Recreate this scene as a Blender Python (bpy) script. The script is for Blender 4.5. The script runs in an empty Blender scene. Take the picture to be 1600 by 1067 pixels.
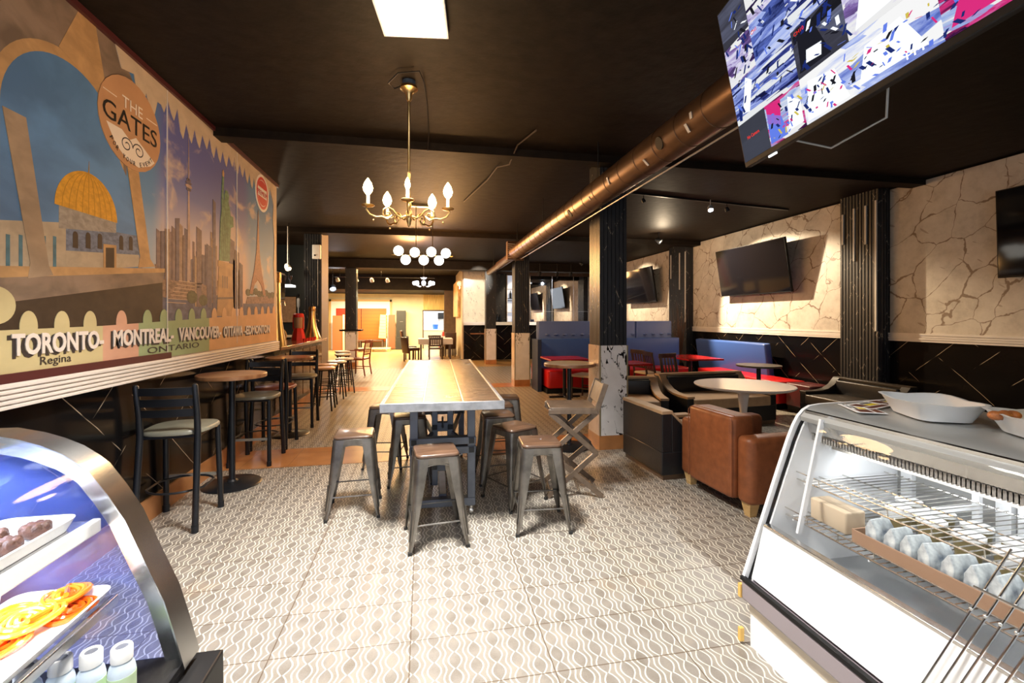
import bpy, math, random
from mathutils import Vector, Matrix

# ------------------------------------------------------------------ camera
scene = bpy.context.scene
COL = scene.collection
YAW = math.radians(10.98)
cam_data = bpy.data.cameras.new('camera')
cam_data.sensor_width = 36.0
cam_data.lens = 16.0
cam_data.shift_y = -36.5 / 1600
cam_data.clip_start = 0.05
cam_data.clip_end = 100
cam = bpy.data.objects.new('camera', cam_data)
cam.location = (0, 0, 1.5)
cam.rotation_euler = (math.radians(90), 0, -YAW)
COL.objects.link(cam)
scene.camera = cam
scene.view_settings.view_transform = 'Standard'
scene.view_settings.look = 'None'
scene.view_settings.gamma = 1.0
scene.view_settings.use_curve_mapping = False
scene.view_settings.exposure = 0.45

# ------------------------------------------------------------------ world
world = bpy.data.worlds.new('world')
scene.world = world
world.use_nodes = True
wb = world.node_tree.nodes['Background']
wb.inputs[0].default_value = (0.75, 0.85, 1.0, 1)
wb.inputs[1].default_value = 0.6


def area(name, loc, rot, sx, sy, power, color, spread=180):
    l = bpy.data.lights.new(name, 'AREA')
    l.shape = 'RECTANGLE'
    l.size = sx
    l.size_y = sy
    l.energy = power
    l.color = color
    l.spread = math.radians(spread)
    o = bpy.data.objects.new(name, l)
    o.location = loc
    o.rotation_euler = rot
    COL.objects.link(o)
    return o


def point(name, loc, power, color, r=0.04):
    l = bpy.data.lights.new(name, 'POINT')
    l.energy = power
    l.color = color
    l.shadow_soft_size = r
    o = bpy.data.objects.new(name, l)
    o.location = loc
    COL.objects.link(o)
    return o


def spot(name, loc, target, power, color, angle=60, blend=0.5, r=0.03):
    l = bpy.data.lights.new(name, 'SPOT')
    l.energy = power
    l.color = color
    l.spot_size = math.radians(angle)
    l.spot_blend = blend
    l.shadow_soft_size = r
    o = bpy.data.objects.new(name, l)
    o.location = loc
    d = Vector(target) - Vector(loc)
    o.rotation_euler = d.to_track_quat('-Z', 'Y').to_euler()
    COL.objects.link(o)
    return o


WARM = (1.0, 0.62, 0.30)
WARM2 = (1.0, 0.78, 0.52)
COOL = (0.80, 0.88, 1.0)
NEUT = (1.0, 0.96, 0.90)
# daylight through the shop window behind the camera
area('daylight', (0.6, -2.35, 1.75), (math.radians(90), 0, 0), 5.0, 2.0, 32, (0.93, 0.97, 1.0))
# ceiling panel, then an added unseen one that brightens the entrance
area('panel_lamp', (-0.1, 2.62, 3.24), (0, 0, 0), 0.36, 0.6, 84, NEUT, 105)
area('unseen_panel_lamp', (-0.1, 0.2, 3.24), (0, 0, 0), 0.6, 0.6, 52, NEUT, 105)
# far hall lamps
area('hall_lamp', (-1.9, 20.9, 2.55), (0, 0, 0), 4.2, 0.5, 420, (1.0, 0.84, 0.50))
area('hall_lamp_front', (-1.3, 17.2, 3.2), (0, 0, 0), 2.5, 0.6, 200, (1.0, 0.60, 0.24))
area('kitchen_lamp', (0.5, 24.3, 2.5), (0, 0, 0), 1.6, 1.2, 120, (0.95, 0.98, 1.0))

# ------------------------------------------------------------------ materials
MATS = {}


def nt_of(name):
    m = bpy.data.materials.new(name)
    m.use_nodes = True
    n = m.node_tree
    return m, n, n.nodes['Principled BSDF']


def mat(name, col=(0.5, 0.5, 0.5), rough=0.5, metal=0.0, emit=None, es=0.0, bump=0.0, bscale=40, var=0.0, spec=0.5, coat=0.0):
    if name in MATS:
        return MATS[name]
    m, n, b = nt_of(name)
    b.inputs['Base Color'].default_value = (*col, 1)
    b.inputs['Roughness'].default_value = rough
    b.inputs['Metallic'].default_value = metal
    b.inputs['Specular IOR Level'].default_value = spec
    b.inputs['Coat Weight'].default_value = coat
    if emit:
        b.inputs['Emission Color'].default_value = (*emit, 1)
        b.inputs['Emission Strength'].default_value = es
    if bump or var:
        tc = n.nodes.new('ShaderNodeTexCoord')
        no = n.nodes.new('ShaderNodeTexNoise')
        no.inputs['Scale'].default_value = bscale
        no.inputs['Detail'].default_value = 5
        n.links.new(tc.outputs['Object'], no.inputs['Vector'])
        if bump:
            bp = n.nodes.new('ShaderNodeBump')
            bp.inputs['Strength'].default_value = bump
            bp.inputs['Distance'].default_value = 0.01
            n.links.new(no.outputs['Fac'], bp.inputs['Height'])
            n.links.new(bp.outputs['Normal'], b.inputs['Normal'])
        if var:
            r = n.nodes.new('ShaderNodeValToRGB')
            r.color_ramp.elements[0].position = 0.3
            r.color_ramp.elements[1].position = 0.7
            r.color_ramp.elements[0].color = (*[c * (1 - var) for c in col], 1)
            r.color_ramp.elements[1].color = (*[min(1, c * (1 + var)) for c in col], 1)
            n.links.new(no.outputs['Fac'], r.inputs['Fac'])
            n.links.new(r.outputs['Color'], b.inputs['Base Color'])
    MATS[name] = m
    return m


class NG:
    """small helper for chains of math nodes"""
    def __init__(s, n):
        s.n = n

    def m(s, op, a, b=None, c=None):
        x = s.n.nodes.new('ShaderNodeMath')
        x.operation = op
        for i, v in enumerate((a, b, c)):
            if v is None:
                continue
            if isinstance(v, (int, float)):
                x.inputs[i].default_value = v
            else:
                s.n.links.new(v, x.inputs[i])
        return x.outputs[0]

    def xyz(s, sock=None):
        if sock is None:
            tc = s.n.nodes.new('ShaderNodeTexCoord')
            sock = tc.outputs['Object']
        x = s.n.nodes.new('ShaderNodeSeparateXYZ')
        s.n.links.new(sock, x.inputs[0])
        return x.outputs[0], x.outputs[1], x.outputs[2]

    def noise(s, scale, detail=3, vec=None, dist=0.0, rough=0.5):
        x = s.n.nodes.new('ShaderNodeTexNoise')
        x.inputs['Scale'].default_value = scale
        x.inputs['Detail'].default_value = detail
        x.inputs['Distortion'].default_value = dist
        x.inputs['Roughness'].default_value = rough
        if vec is None:
            tc = s.n.nodes.new('ShaderNodeTexCoord')
            vec = tc.outputs['Object']
        s.n.links.new(vec, x.inputs['Vector'])
        return x.outputs['Fac']

    def comb(s, a, b, c):
        x = s.n.nodes.new('ShaderNodeCombineXYZ')
        for i, v in enumerate((a, b, c)):
            if isinstance(v, (int, float)):
                x.inputs[i].default_value = v
            else:
                s.n.links.new(v, x.inputs[i])
        return x.outputs[0]

    def mix(s, f, a, b):
        x = s.n.nodes.new('ShaderNodeMix')
        x.data_type = 'RGBA'
        if isinstance(f, (int, float)):
            x.inputs[0].default_value = f
        else:
            s.n.links.new(f, x.inputs[0])
        for k, v in ((6, a), (7, b)):
            if isinstance(v, tuple):
                x.inputs[k].default_value = (*v, 1)
            else:
                s.n.links.new(v, x.inputs[k])
        return x.outputs[2]

    def ramp(s, f, stops):
        r = s.n.nodes.new('ShaderNodeValToRGB')
        e = r.color_ramp.elements
        while len(e) < len(stops):
            e.new(0.5)
        for i, (p, c) in enumerate(stops):
            e[i].position = p
            e[i].color = (*c, 1) if len(c) == 3 else c
        s.n.links.new(f, r.inputs['Fac'])
        return r.outputs['Color']

    def smooth(s, v, a, b):
        x = s.n.nodes.new('ShaderNodeMapRange')
        x.interpolation_type = 'SMOOTHSTEP'
        s.n.links.new(v, x.inputs[0])
        x.inputs[1].default_value = a
        x.inputs[2].default_value = b
        return x.outputs[0]

    def bump(s, b, h, strength, dist=0.005):
        x = s.n.nodes.new('ShaderNodeBump')
        x.inputs['Strength'].default_value = strength
        x.inputs['Distance'].default_value = dist
        s.n.links.new(h, x.inputs['Height'])
        s.n.links.new(x.outputs['Normal'], b.inputs['Normal'])


def line_dist(g, v, period, off=0.0):
    """distance (in the unit of v) to the nearest line of a regular family"""
    t = g.m('FRACT', g.m('ADD', g.m('DIVIDE', v, period), 0.5 + off))
    return g.m('MULTIPLY', g.m('ABSOLUTE', g.m('SUBTRACT', t, 0.5)), period)


def floor_mat():
    m, n, b = nt_of('patterned_floor_tile')
    g = NG(n)
    x, y, z = g.xyz()
    w, h = 0.090, 0.098
    u = g.m('DIVIDE', x, w)
    col_i = g.m('FLOOR', u)
    par = g.m('MULTIPLY', g.m('FRACT', g.m('MULTIPLY', col_i, 0.5)), 2.0)
    sg = g.m('SUBTRACT', 1.0, g.m('MULTIPLY', par, 2.0))
    cs = g.m('MULTIPLY', sg, g.m('COSINE', g.m('MULTIPLY', g.m('DIVIDE', y, h), 2 * math.pi)))
    uc = g.m('ABSOLUTE', g.m('SUBTRACT', g.m('SUBTRACT', u, col_i), 0.5))
    r1 = g.m('ADD', 0.05, g.m('MULTIPLY', g.m('SQRT', g.m('ADD', 0.501, g.m('MULTIPLY', cs, 0.5))), 0.27))
    d1 = g.m('ABSOLUTE', g.m('SUBTRACT', uc, r1))
    d2 = g.m('ABSOLUTE', g.m('SUBTRACT', uc, g.m('ADD', 0.5, g.m('MULTIPLY', cs, 0.07))))
    d = g.m('MINIMUM', d1, d2)
    line = g.m('SUBTRACT', 1.0, g.smooth(d, 0.022, 0.050))
    inside = g.m('LESS_THAN', uc, r1)
    n1 = g.noise(9, 4)
    n2 = g.noise(170, 2)
    n3 = g.noise(1.3, 3)
    base = g.ramp(n1, [(0.30, (0.12, 0.095, 0.07)), (0.55, (0.19, 0.165, 0.14)), (0.75, (0.26, 0.215, 0.165))])
    base = g.mix(g.m('MULTIPLY', n2, 0.5), base, (0.33, 0.31, 0.28))
    base = g.mix(g.m('MULTIPLY', g.m('SUBTRACT', 1.0, inside), 0.22), base, (0.36, 0.32, 0.26))
    col = g.mix(g.m('MULTIPLY', line, g.smooth(n2, 0.25, 0.45)), base, (0.66, 0.62, 0.52))
    stain = g.smooth(n3, 0.62, 0.78)
    col = g.mix(g.m('MULTIPLY', stain, 0.4), col, (0.33, 0.20, 0.10))
    gx = line_dist(g, g.m('ADD', x, 0.06), 0.61)
    gy = line_dist(g, g.m('ADD', y, -0.03), 0.305)
    gr = g.m('SUBTRACT', 1.0, g.smooth(g.m('MINIMUM', gx, gy), 0.0017, 0.004))
    col = g.mix(g.m('MULTIPLY', gr, 0.85), col, (0.10, 0.065, 0.04))
    n.links.new(col, b.inputs['Base Color'])
    b.inputs['Roughness'].default_value = 0.33
    n.links.new(g.m('ADD', 0.26, g.m('MULTIPLY', n1, 0.22)), b.inputs['Roughness'])
    hgt = g.m('SUBTRACT', g.m('MULTIPLY', line, 0.6), gr)
    g.bump(b, g.m('ADD', hgt, g.m('MULTIPLY', n2, 0.3)), 0.5, 0.002)
    return m


def plain_tile(name, c1, c2, px, py, grout, rough=0.3):
    m, n, b = nt_of(name)
    g = NG(n)
    x, y, z = g.xyz()
    n1 = g.noise(4, 5)
    col = g.ramp(n1, [(0.3, c1), (0.7, c2)])
    d = g.m('MINIMUM', line_dist(g, x, px), line_dist(g, y, py))
    gr = g.m('SUBTRACT', 1.0, g.smooth(d, 0.001, 0.004))
    col = g.mix(g.m('MULTIPLY', gr, 0.7), col, grout)
    n.links.new(col, b.inputs['Base Color'])
    b.inputs['Roughness'].default_value = rough
    g.bump(b, g.m('SUBTRACT', n1, gr), 0.3, 0.002)
    return m


def black_marble(name='black_marble_tile', along='y'):
    m, n, b = nt_of(name)
    g = NG(n)
    x, y, z = g.xyz()
    p = y if along == 'y' else x
    nz = g.noise(1.7, 3)
    nz2 = g.noise(2.6, 2)
    s1 = g.m('ADD', p, g.m('MULTIPLY', z, 1.15))
    s2 = g.m('SUBTRACT', p, g.m('MULTIPLY', z, 1.15))
    d1 = line_dist(g, g.m('ADD', s1, g.m('MULTIPLY', nz, 0.06)), 0.53)
    d2 = line_dist(g, g.m('ADD', s2, g.m('MULTIPLY', nz, 0.06)), 0.61, 0.3)
    k1 = g.m('MULTIPLY', g.m('SUBTRACT', 1.0, g.smooth(d1, 0.001, 0.006)), g.smooth(nz2, 0.48, 0.56))
    k2 = g.m('MULTIPLY', g.m('SUBTRACT', 1.0, g.smooth(d2, 0.001, 0.006)), g.m('SUBTRACT', 1.0, g.smooth(nz2, 0.44, 0.5)))
    k = g.m('MAXIMUM', k1, k2)
    base = g.ramp(nz, [(0.35, (0.004, 0.004, 0.0045)), (0.8, (0.010, 0.008, 0.007))])
    col = g.mix(g.m('MULTIPLY', k, 0.85), base, (0.50, 0.40, 0.28))
    n.links.new(col, b.inputs['Base Color'])
    b.inputs['Roughness'].default_value = 0.16
    b.inputs['Specular IOR Level'].default_value = 0.22
    return m


def crackle_panel():
    """cream stone wallpaper with a net of brown cracks"""
    m, n, b = nt_of('cream_crackle_marble')
    g = NG(n)
    x, y, z = g.xyz()
    no = n.nodes.new('ShaderNodeTexNoise')
    no.inputs['Scale'].default_value = 2.6
    no.inputs['Detail'].default_value = 5
    tc = n.nodes.new('ShaderNodeTexCoord')
    n.links.new(tc.outputs['Object'], no.inputs['Vector'])
    # repeat like wallpaper, sheared, in wall coordinates
    vm = n.nodes.new('ShaderNodeVectorMath')
    vm.operation = 'MULTIPLY_ADD'
    vm.inputs[1].default_value = (0.26, 0.26, 0.26)
    n.links.new(no.outputs['Color'], vm.inputs[0])
    sh = g.comb(0.0, g.m('ADD', y, g.m('MULTIPLY', x, 1.0)), g.m('ADD', z, g.m('MULTIPLY', g.m('ADD', y, x), 0.45)))
    n.links.new(sh, vm.inputs[2])
    vo = n.nodes.new('ShaderNodeTexVoronoi')
    vo.feature = 'DISTANCE_TO_EDGE'
    vo.inputs['Scale'].default_value = 2.3
    n.links.new(vm.outputs[0], vo.inputs['Vector'])
    nn = g.noise(7, 3)
    wide = g.m('MULTIPLY', g.smooth(nn, 0.44, 0.66), 0.018)
    crack = g.m('SUBTRACT', 1.0, g.smooth(g.m('SUBTRACT', vo.outputs['Distance'], wide), 0.001, 0.014))
    # short loose dashes
    v2 = n.nodes.new('ShaderNodeTexNoise')
    v2.inputs['Scale'].default_value = 1.0
    v2.inputs['Detail'].default_value = 1
    n.links.new(g.comb(0.0, g.m('MULTIPLY', g.m('ADD', y, x), 5.0), g.m('SUBTRACT', g.m('MULTIPLY', z, 17.0), g.m('MULTIPLY', g.m('ADD', y, x), 11.0))), v2.inputs['Vector'])
    dash = g.smooth(v2.outputs['Fac'], 0.70, 0.74)
    nb = g.noise(3.3, 6, rough=0.7)
    base = g.ramp(nb, [(0.30, (0.42, 0.37, 0.31)), (0.50, (0.57, 0.51, 0.43)), (0.72, (0.66, 0.60, 0.52))])
    col = g.mix(g.m('MULTIPLY', crack, 0.85), base, (0.17, 0.10, 0.055))
    col = g.mix(g.m('MULTIPLY', dash, 0.6), col, (0.26, 0.18, 0.12))
    n.links.new(col, b.inputs['Base Color'])
    b.inputs['Roughness'].default_value = 0.5
    return m


def white_marble(name='white_veined_marble', base=(0.80, 0.78, 0.77), vein=(0.02, 0.02, 0.025), scale=2.2, seed=0.0, thick=0.016, period=0.5):
    m, n, b = nt_of(name)
    g = NG(n)
    x, y, z = g.xyz()
    vec = g.comb(g.m('ADD', g.m('MULTIPLY', x, 1.6), seed), g.m('MULTIPLY', y, 1.6), g.m('ADD', g.m('MULTIPLY', z, 0.75), g.m('MULTIPLY', g.m('ADD', x, y), 0.8)))
    n1 = g.noise(scale, 5, vec, rough=0.6)
    n2 = g.noise(3.4, 2)
    d = line_dist(g, n1, period, 0.13)
    tk = g.m('MULTIPLY', g.smooth(n2, 0.45, 0.72), thick)
    k = g.m('SUBTRACT', 1.0, g.smooth(g.m('SUBTRACT', d, tk), 0.0, 0.006))
    k = g.m('MULTIPLY', k, g.smooth(n2, 0.36, 0.44))
    n3 = g.noise(5, 4)
    bc = g.ramp(n3, [(0.3, tuple(c * 0.86 for c in base)), (0.7, base)])
    col = g.mix(k, bc, vein)
    n.links.new(col, b.inputs['Base Color'])
    b.inputs['Roughness'].default_value = 0.18
    return m


def fluted_black():
    m, n, b = nt_of('black_fluted_slats')
    g = NG(n)
    x, y, z = g.xyz()
    s = g.m('ADD', g.m('ADD', x, y), 0.0)
    d1 = line_dist(g, g.m('ADD', g.m('MULTIPLY', z, 0.42), s), 0.21)
    d2 = line_dist(g, g.m('SUBTRACT', g.m('MULTIPLY', z, 0.5), s), 0.47)
    nz = g.noise(7, 2)
    nf = g.noise(60, 1)
    k = g.m('MAXIMUM', g.m('SUBTRACT', 1.0, g.smooth(d1, 0.001, 0.0035)), g.m('SUBTRACT', 1.0, g.smooth(d2, 0.001, 0.003)))
    k = g.m('MULTIPLY', k, g.m('MULTIPLY', g.smooth(nz, 0.50, 0.56), g.smooth(nf, 0.42, 0.5)))
    col = g.mix(k, (0.022, 0.023, 0.026), (0.60, 0.52, 0.40))
    n.links.new(col, b.inputs['Base Color'])
    b.inputs['Roughness'].default_value = 0.38
    return m


def wood(name, c1, c2, rough=0.4, scale=(1.5, 22, 22), coat=0.0):
    m, n, b = nt_of(name)
    g = NG(n)
    x, y, z = g.xyz()
    vec = g.comb(g.m('MULTIPLY', x, scale[0]), g.m('MULTIPLY', y, scale[1]), g.m('MULTIPLY', z, scale[2]))
    n1 = g.noise(1.5, 6, vec, dist=0.6)
    col = g.ramp(n1, [(0.3, c1), (0.68, c2)])
    n.links.new(col, b.inputs['Base Color'])
    b.inputs['Roughness'].default_value = rough
    b.inputs['Coat Weight'].default_value = coat
    b.inputs['Coat Roughness'].default_value = 0.12
    g.bump(b, n1, 0.2, 0.002)
    return m


def table_wood():
    m, n, b = nt_of('hammered_walnut_top')
    g = NG(n)
    x, y, z = g.xyz()
    vec = g.comb(g.m('MULTIPLY', x, 5), g.m('MULTIPLY', y, 20), z)
    n1 = g.noise(1.5, 4, vec, dist=0.8)
    n2 = g.noise(2.0, 2)
    col = g.ramp(n1, [(0.3, (0.045, 0.026, 0.016)), (0.7, (0.15, 0.09, 0.052))])
    n.links.new(col, b.inputs['Base Color'])
    b.inputs['Roughness'].default_value = 0.3
    n.links.new(g.m('ADD', 0.22, g.m('MULTIPLY', n2, 0.16)), b.inputs['Roughness'])
    b.inputs['Specular IOR Level'].default_value = 0.3
    g.bump(b, n1, 0.9, 0.010)
    return m


def glass(name, tint=(1, 1, 1), refl=1.0):
    m = bpy.data.materials.new(name)
    m.use_nodes = True
    n = m.node_tree
    n.nodes.clear()
    out = n.nodes.new('ShaderNodeOutputMaterial')
    mx = n.nodes.new('ShaderNodeMixShader')
    tr = n.nodes.new('ShaderNodeBsdfTransparent')
    tr.inputs[0].default_value = (*tint, 1)
    gl = n.nodes.new('ShaderNodeBsdfGlossy')
    gl.inputs['Roughness'].default_value = 0.02
    lw = n.nodes.new('ShaderNodeLayerWeight')
    lw.inputs[0].default_value = 0.5
    g = NG(n)
    k = g.m('ADD', 0.02, g.m('MULTIPLY', g.m('POWER', lw.outputs['Facing'], 5.0), 0.6))
    n.links.new(k, mx.inputs[0])
    n.links.new(tr.outputs[0], mx.inputs[1])
    n.links.new(gl.outputs[0], mx.inputs[2])
    n.links.new(mx.outputs[0], out.inputs[0])
    return m


def blue_reflection_glass(name):  # glass with the case's bluish reflected light put into its colour
    m = glass(name, (0.72, 0.78, 1.0))
    n = m.node_tree
    out = [x for x in n.nodes if x.type == 'OUTPUT_MATERIAL'][0]
    src = out.inputs[0].links[0].from_socket
    mx = n.nodes.new('ShaderNodeMixShader')
    mx.inputs[0].default_value = 0.11
    df = n.nodes.new('ShaderNodeBsdfDiffuse')
    df.inputs[0].default_value = (0.22, 0.32, 0.95, 1)
    n.links.new(src, mx.inputs[1])
    n.links.new(df.outputs[0], mx.inputs[2])
    n.links.new(mx.outputs[0], out.inputs[0])
    return m


def emis(name, col, s):
    if name in MATS:
        return MATS[name]
    m = bpy.data.materials.new(name)
    m.use_nodes = True
    n = m.node_tree
    n.nodes.clear()
    out = n.nodes.new('ShaderNodeOutputMaterial')
    e = n.nodes.new('ShaderNodeEmission')
    e.inputs[0].default_value = (*col, 1)
    e.inputs[1].default_value = s
    n.links.new(e.outputs[0], out.inputs[0])
    MATS[name] = m
    return m


def cctv(name, seed, stops, strength, scale=9.0, streak=(1, 1)):
    """a camera picture shown on a lit screen: blotches and edges of colour"""
    m = bpy.data.materials.new(name)
    m.use_nodes = True
    n = m.node_tree
    n.nodes.clear()
    g = NG(n)
    out = n.nodes.new('ShaderNodeOutputMaterial')
    e = n.nodes.new('ShaderNodeEmission')
    x, y, z = g.xyz()
    v = g.comb(g.m('ADD', g.m('MULTIPLY', x, streak[0]), seed), seed, g.m('MULTIPLY', z, streak[1]))
    vo = n.nodes.new('ShaderNodeTexVoronoi')
    vo.inputs['Scale'].default_value = scale
    vo.inputs['Randomness'].default_value = 1.0
    vo.distance = 'MANHATTAN'
    n.links.new(v, vo.inputs['Vector'])
    sp = n.nodes.new('ShaderNodeSeparateColor')
    n.links.new(vo.outputs['Color'], sp.inputs[0])
    no = g.noise(scale * 0.6, 6, v, dist=1.5, rough=0.7)
    f = g.m('ADD', g.m('MULTIPLY', sp.outputs[0], 0.45), g.m('MULTIPLY', no, 0.62))
    col = g.ramp(f, stops)
    n.links.new(col, e.inputs[0])
    e.inputs[1].default_value = strength
    n.links.new(e.outputs[0], out.inputs[0])
    return m


# ------------------------------------------------------------------ mesh helpers
class MB:
    def __init__(s):
        s.v = []
        s.f = []
        s.m = []
        s.X = None

    def add(s, vs, fs, mi=0):
        o = len(s.v)
        if s.X is not None:
            vs = [tuple(s.X @ Vector(p)) for p in vs]
        s.v += [tuple(p) for p in vs]
        s.f += [[i + o for i in f] for f in fs]
        s.m += [mi] * len(fs)
        return s

    def box(s, x0, x1, y0, y1, z0, z1, mi=0):
        vs = [(x0, y0, z0), (x1, y0, z0), (x1, y1, z0), (x0, y1, z0), (x0, y0, z1), (x1, y0, z1), (x1, y1, z1), (x0, y1, z1)]
        return s.add(vs, [(3, 2, 1, 0), (4, 5, 6, 7), (0, 1, 5, 4), (1, 2, 6, 5), (2, 3, 7, 6), (3, 0, 4, 7)], mi)

    def bar(s, p0, p1, w, h, mi=0, up=(0, 0, 1)):
        p0, p1 = Vector(p0), Vector(p1)
        d = (p1 - p0).normalized()
        u = Vector(up)
        if abs(d.dot(u)) > 0.98:
            u = Vector((0, 1, 0))
        a = d.cross(u).normalized()
        b = a.cross(d).normalized()
        vs = []
        for p in (p0, p1):
            for i, j in ((-1, -1), (1, -1), (1, 1), (-1, 1)):
                vs.append(p + a * (i * w / 2) + b * (j * h / 2))
        return s.add(vs, [(0, 1, 2, 3), (7, 6, 5, 4), (0, 4, 5, 1), (1, 5, 6, 2), (2, 6, 7, 3), (3, 7, 4, 0)], mi)

    def loft(s, rings, cap=True, mi=0, closed_path=False):
        n = len(rings[0])
        vs = [p for r in rings for p in r]
        fs = []
        k = len(rings)
        for i in range(k if closed_path else k - 1):
            a, b = i * n, ((i + 1) % k) * n
            for j in range(n):
                fs.append((a + j, a + (j + 1) % n, b + (j + 1) % n, b + j))
        if cap and not closed_path:
            fs.append(tuple(reversed(range(n))))
            fs.append(tuple(range((k - 1) * n, k * n)))
        return s.add(vs, fs, mi)

    def tube(s, pts, r, n=8, mi=0, closed=False):
        pts = [Vector(p) for p in pts]
        k = len(pts)
        rr = r if isinstance(r, (list, tuple)) else [r] * k
        rings = []
        prev = None
        for i in range(k):
            if closed:
                d = pts[(i + 1) % k] - pts[(i - 1) % k]
            else:
                d = pts[min(i + 1, k - 1)] - pts[max(i - 1, 0)]
            d.normalize()
            if prev is None:
                u = Vector((0, 0, 1)) if abs(d.z) < 0.9 else Vector((1, 0, 0))
                a = d.cross(u).normalized()
            else:
                a = (prev - d * prev.dot(d)).normalized()
            prev = a
            b = d.cross(a)
            rings.append([pts[i] + (a * math.cos(t) + b * math.sin(t)) * rr[i] for t in (2 * math.pi * j / n for j in range(n))])
        return s.loft(rings, True, mi, closed)

    def lathe(s, prof, c=(0, 0, 0), n=24, mi=0, axis='z'):
        rings = []
        for r, z in prof:
            ring = []
            for j in range(n):
                t = 2 * math.pi * j / n
                p = (r * math.cos(t), r * math.sin(t), z)
                if axis == 'y':
                    p = (p[0], p[2], -p[1])
                if axis == 'x':
                    p = (p[2], p[0], p[1])
                ring.append((c[0] + p[0], c[1] + p[1], c[2] + p[2]))
            rings.append(ring)
        return s.loft(rings, True, mi)

    def cyl(s, c, r, h, n=24, mi=0):
        return s.lathe([(r, 0), (r, h)], c, n, mi)

    def sphere(s, c, r, n=16, mi=0, sz=1.0):
        k = max(6, n // 2)
        prof = [(max(1e-4, r * math.sin(math.pi * i / k)), -r * sz * math.cos(math.pi * i / k)) for i in range(k + 1)]
        return s.lathe(prof, c, n, mi)

    def ring(s, c, R, r, n=24, k=8, mi=0, nrm=None):
        pts = []
        N = Vector(nrm or (0, 0, 1)).normalized()
        u = N.cross(Vector((1, 0, 0))) if abs(N.x) < 0.9 else N.cross(Vector((0, 1, 0)))
        u.normalize()
        w = N.cross(u)
        for j in range(n):
            t = 2 * math.pi * j / n
            pts.append(Vector(c) + (u * math.cos(t) + w * math.sin(t)) * R)
        return s.tube(pts, r, k, mi, True)

    def prism(s, pts, fn, d0, d1, mi=0):
        """polygon (a, b) swept between depths d0 and d1; fn(a, b, d) gives the point"""
        n = len(pts)
        vs = [fn(a, b, d0) for a, b in pts] + [fn(a, b, d1) for a, b in pts]
        fs = [tuple(reversed(range(n))), tuple(range(n, 2 * n))]
        for j in range(n):
            fs.append((j, (j + 1) % n, n + (j + 1) % n, n + j))
        return s.add(vs, fs, mi)

    def rbox(s, x0, x1, y0, y1, z0, z1, r=0.03, mi=0, k=3):
        """box with rounded vertical corners and softened top and bottom rims"""
        rings = []
        rz = min(r * 0.6, (z1 - z0) / 2.2)
        lv = [(z0, rz)] + [(z0 + rz * (1 - math.cos(t * math.pi / 2 / k)), rz * (1 - math.sin(t * math.pi / 2 / k))) for t in range(1, k + 1)]
        lv += [(z1 - (z - z0), i) for z, i in reversed(lv)]
        for z, ins in lv:
            ring = []
            for cx, cy, a0 in ((x1, y1, 0), (x0, y1, 90), (x0, y0, 180), (x1, y0, 270)):
                sx = -1 if cx == x1 else 1
                sy = -1 if cy == y1 else 1
                for t in range(k + 2):
                    a = math.radians(a0 + 90 * t / (k + 1))
                    ring.append((cx + sx * r + (r - ins) * math.cos(a), cy + sy * r + (r - ins) * math.sin(a), z))
            rings.append(ring)
        return s.loft(rings, True, mi)

    def build(s, name, mats, parent=None, loc=(0, 0, 0), bevel=0.0, seg=2, rot=None):
        me = bpy.data.meshes.new(name)
        me.from_pydata(s.v, [], s.f)
        if not isinstance(mats, (list, tuple)):
            mats = [mats]
        for m in mats:
            me.materials.append(m)
        me.polygons.foreach_set('material_index', s.m)
        me.polygons.foreach_set('use_smooth', [True] * len(s.f))
        me.update()
        me.set_sharp_from_angle(angle=math.radians(38))
        o = bpy.data.objects.new(name, me)
        COL.objects.link(o)
        o.location = loc
        if rot:
            o.rotation_euler = rot
        if parent:
            o.parent = parent
        if bevel:
            b = o.modifiers.new('bevel', 'BEVEL')
            b.width = bevel
            b.segments = seg
            b.limit_method = 'ANGLE'
            b.angle_limit = math.radians(40)
            b.harden_normals = False
        return o


def tag(o, label=None, cat=None, group=None, kind=None):
    if label:
        o['label'] = label
    if cat:
        o['category'] = cat
    if group:
        o['group'] = group
    if kind:
        o['kind'] = kind
    return o


def thing(name, label, cat, loc=(0, 0, 0), rz=0.0, group=None):
    o = bpy.data.objects.new(name, None)
    o.empty_display_size = 0.1
    COL.objects.link(o)
    o.location = loc
    o.rotation_euler = (0, 0, math.radians(rz))
    return tag(o, label, cat, group)


def struct(o, label=None):
    return tag(o, label, None, None, 'structure')


KIDS = {}


def children_of(o):
    return [c for c in bpy.data.objects if c.parent == o]


def dup(root, loc, rz, label, group=None):
    def cp(o, par):
        c = o.copy()
        COL.objects.link(c)
        c.parent = par
        for ch in children_of(o):
            cp(ch, c)
        return c
    r = cp(root, None)
    r.location = loc
    r.rotation_euler = (0, 0, math.radians(rz))
    r['label'] = label
    if group:
        r['group'] = group
    return r


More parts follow.
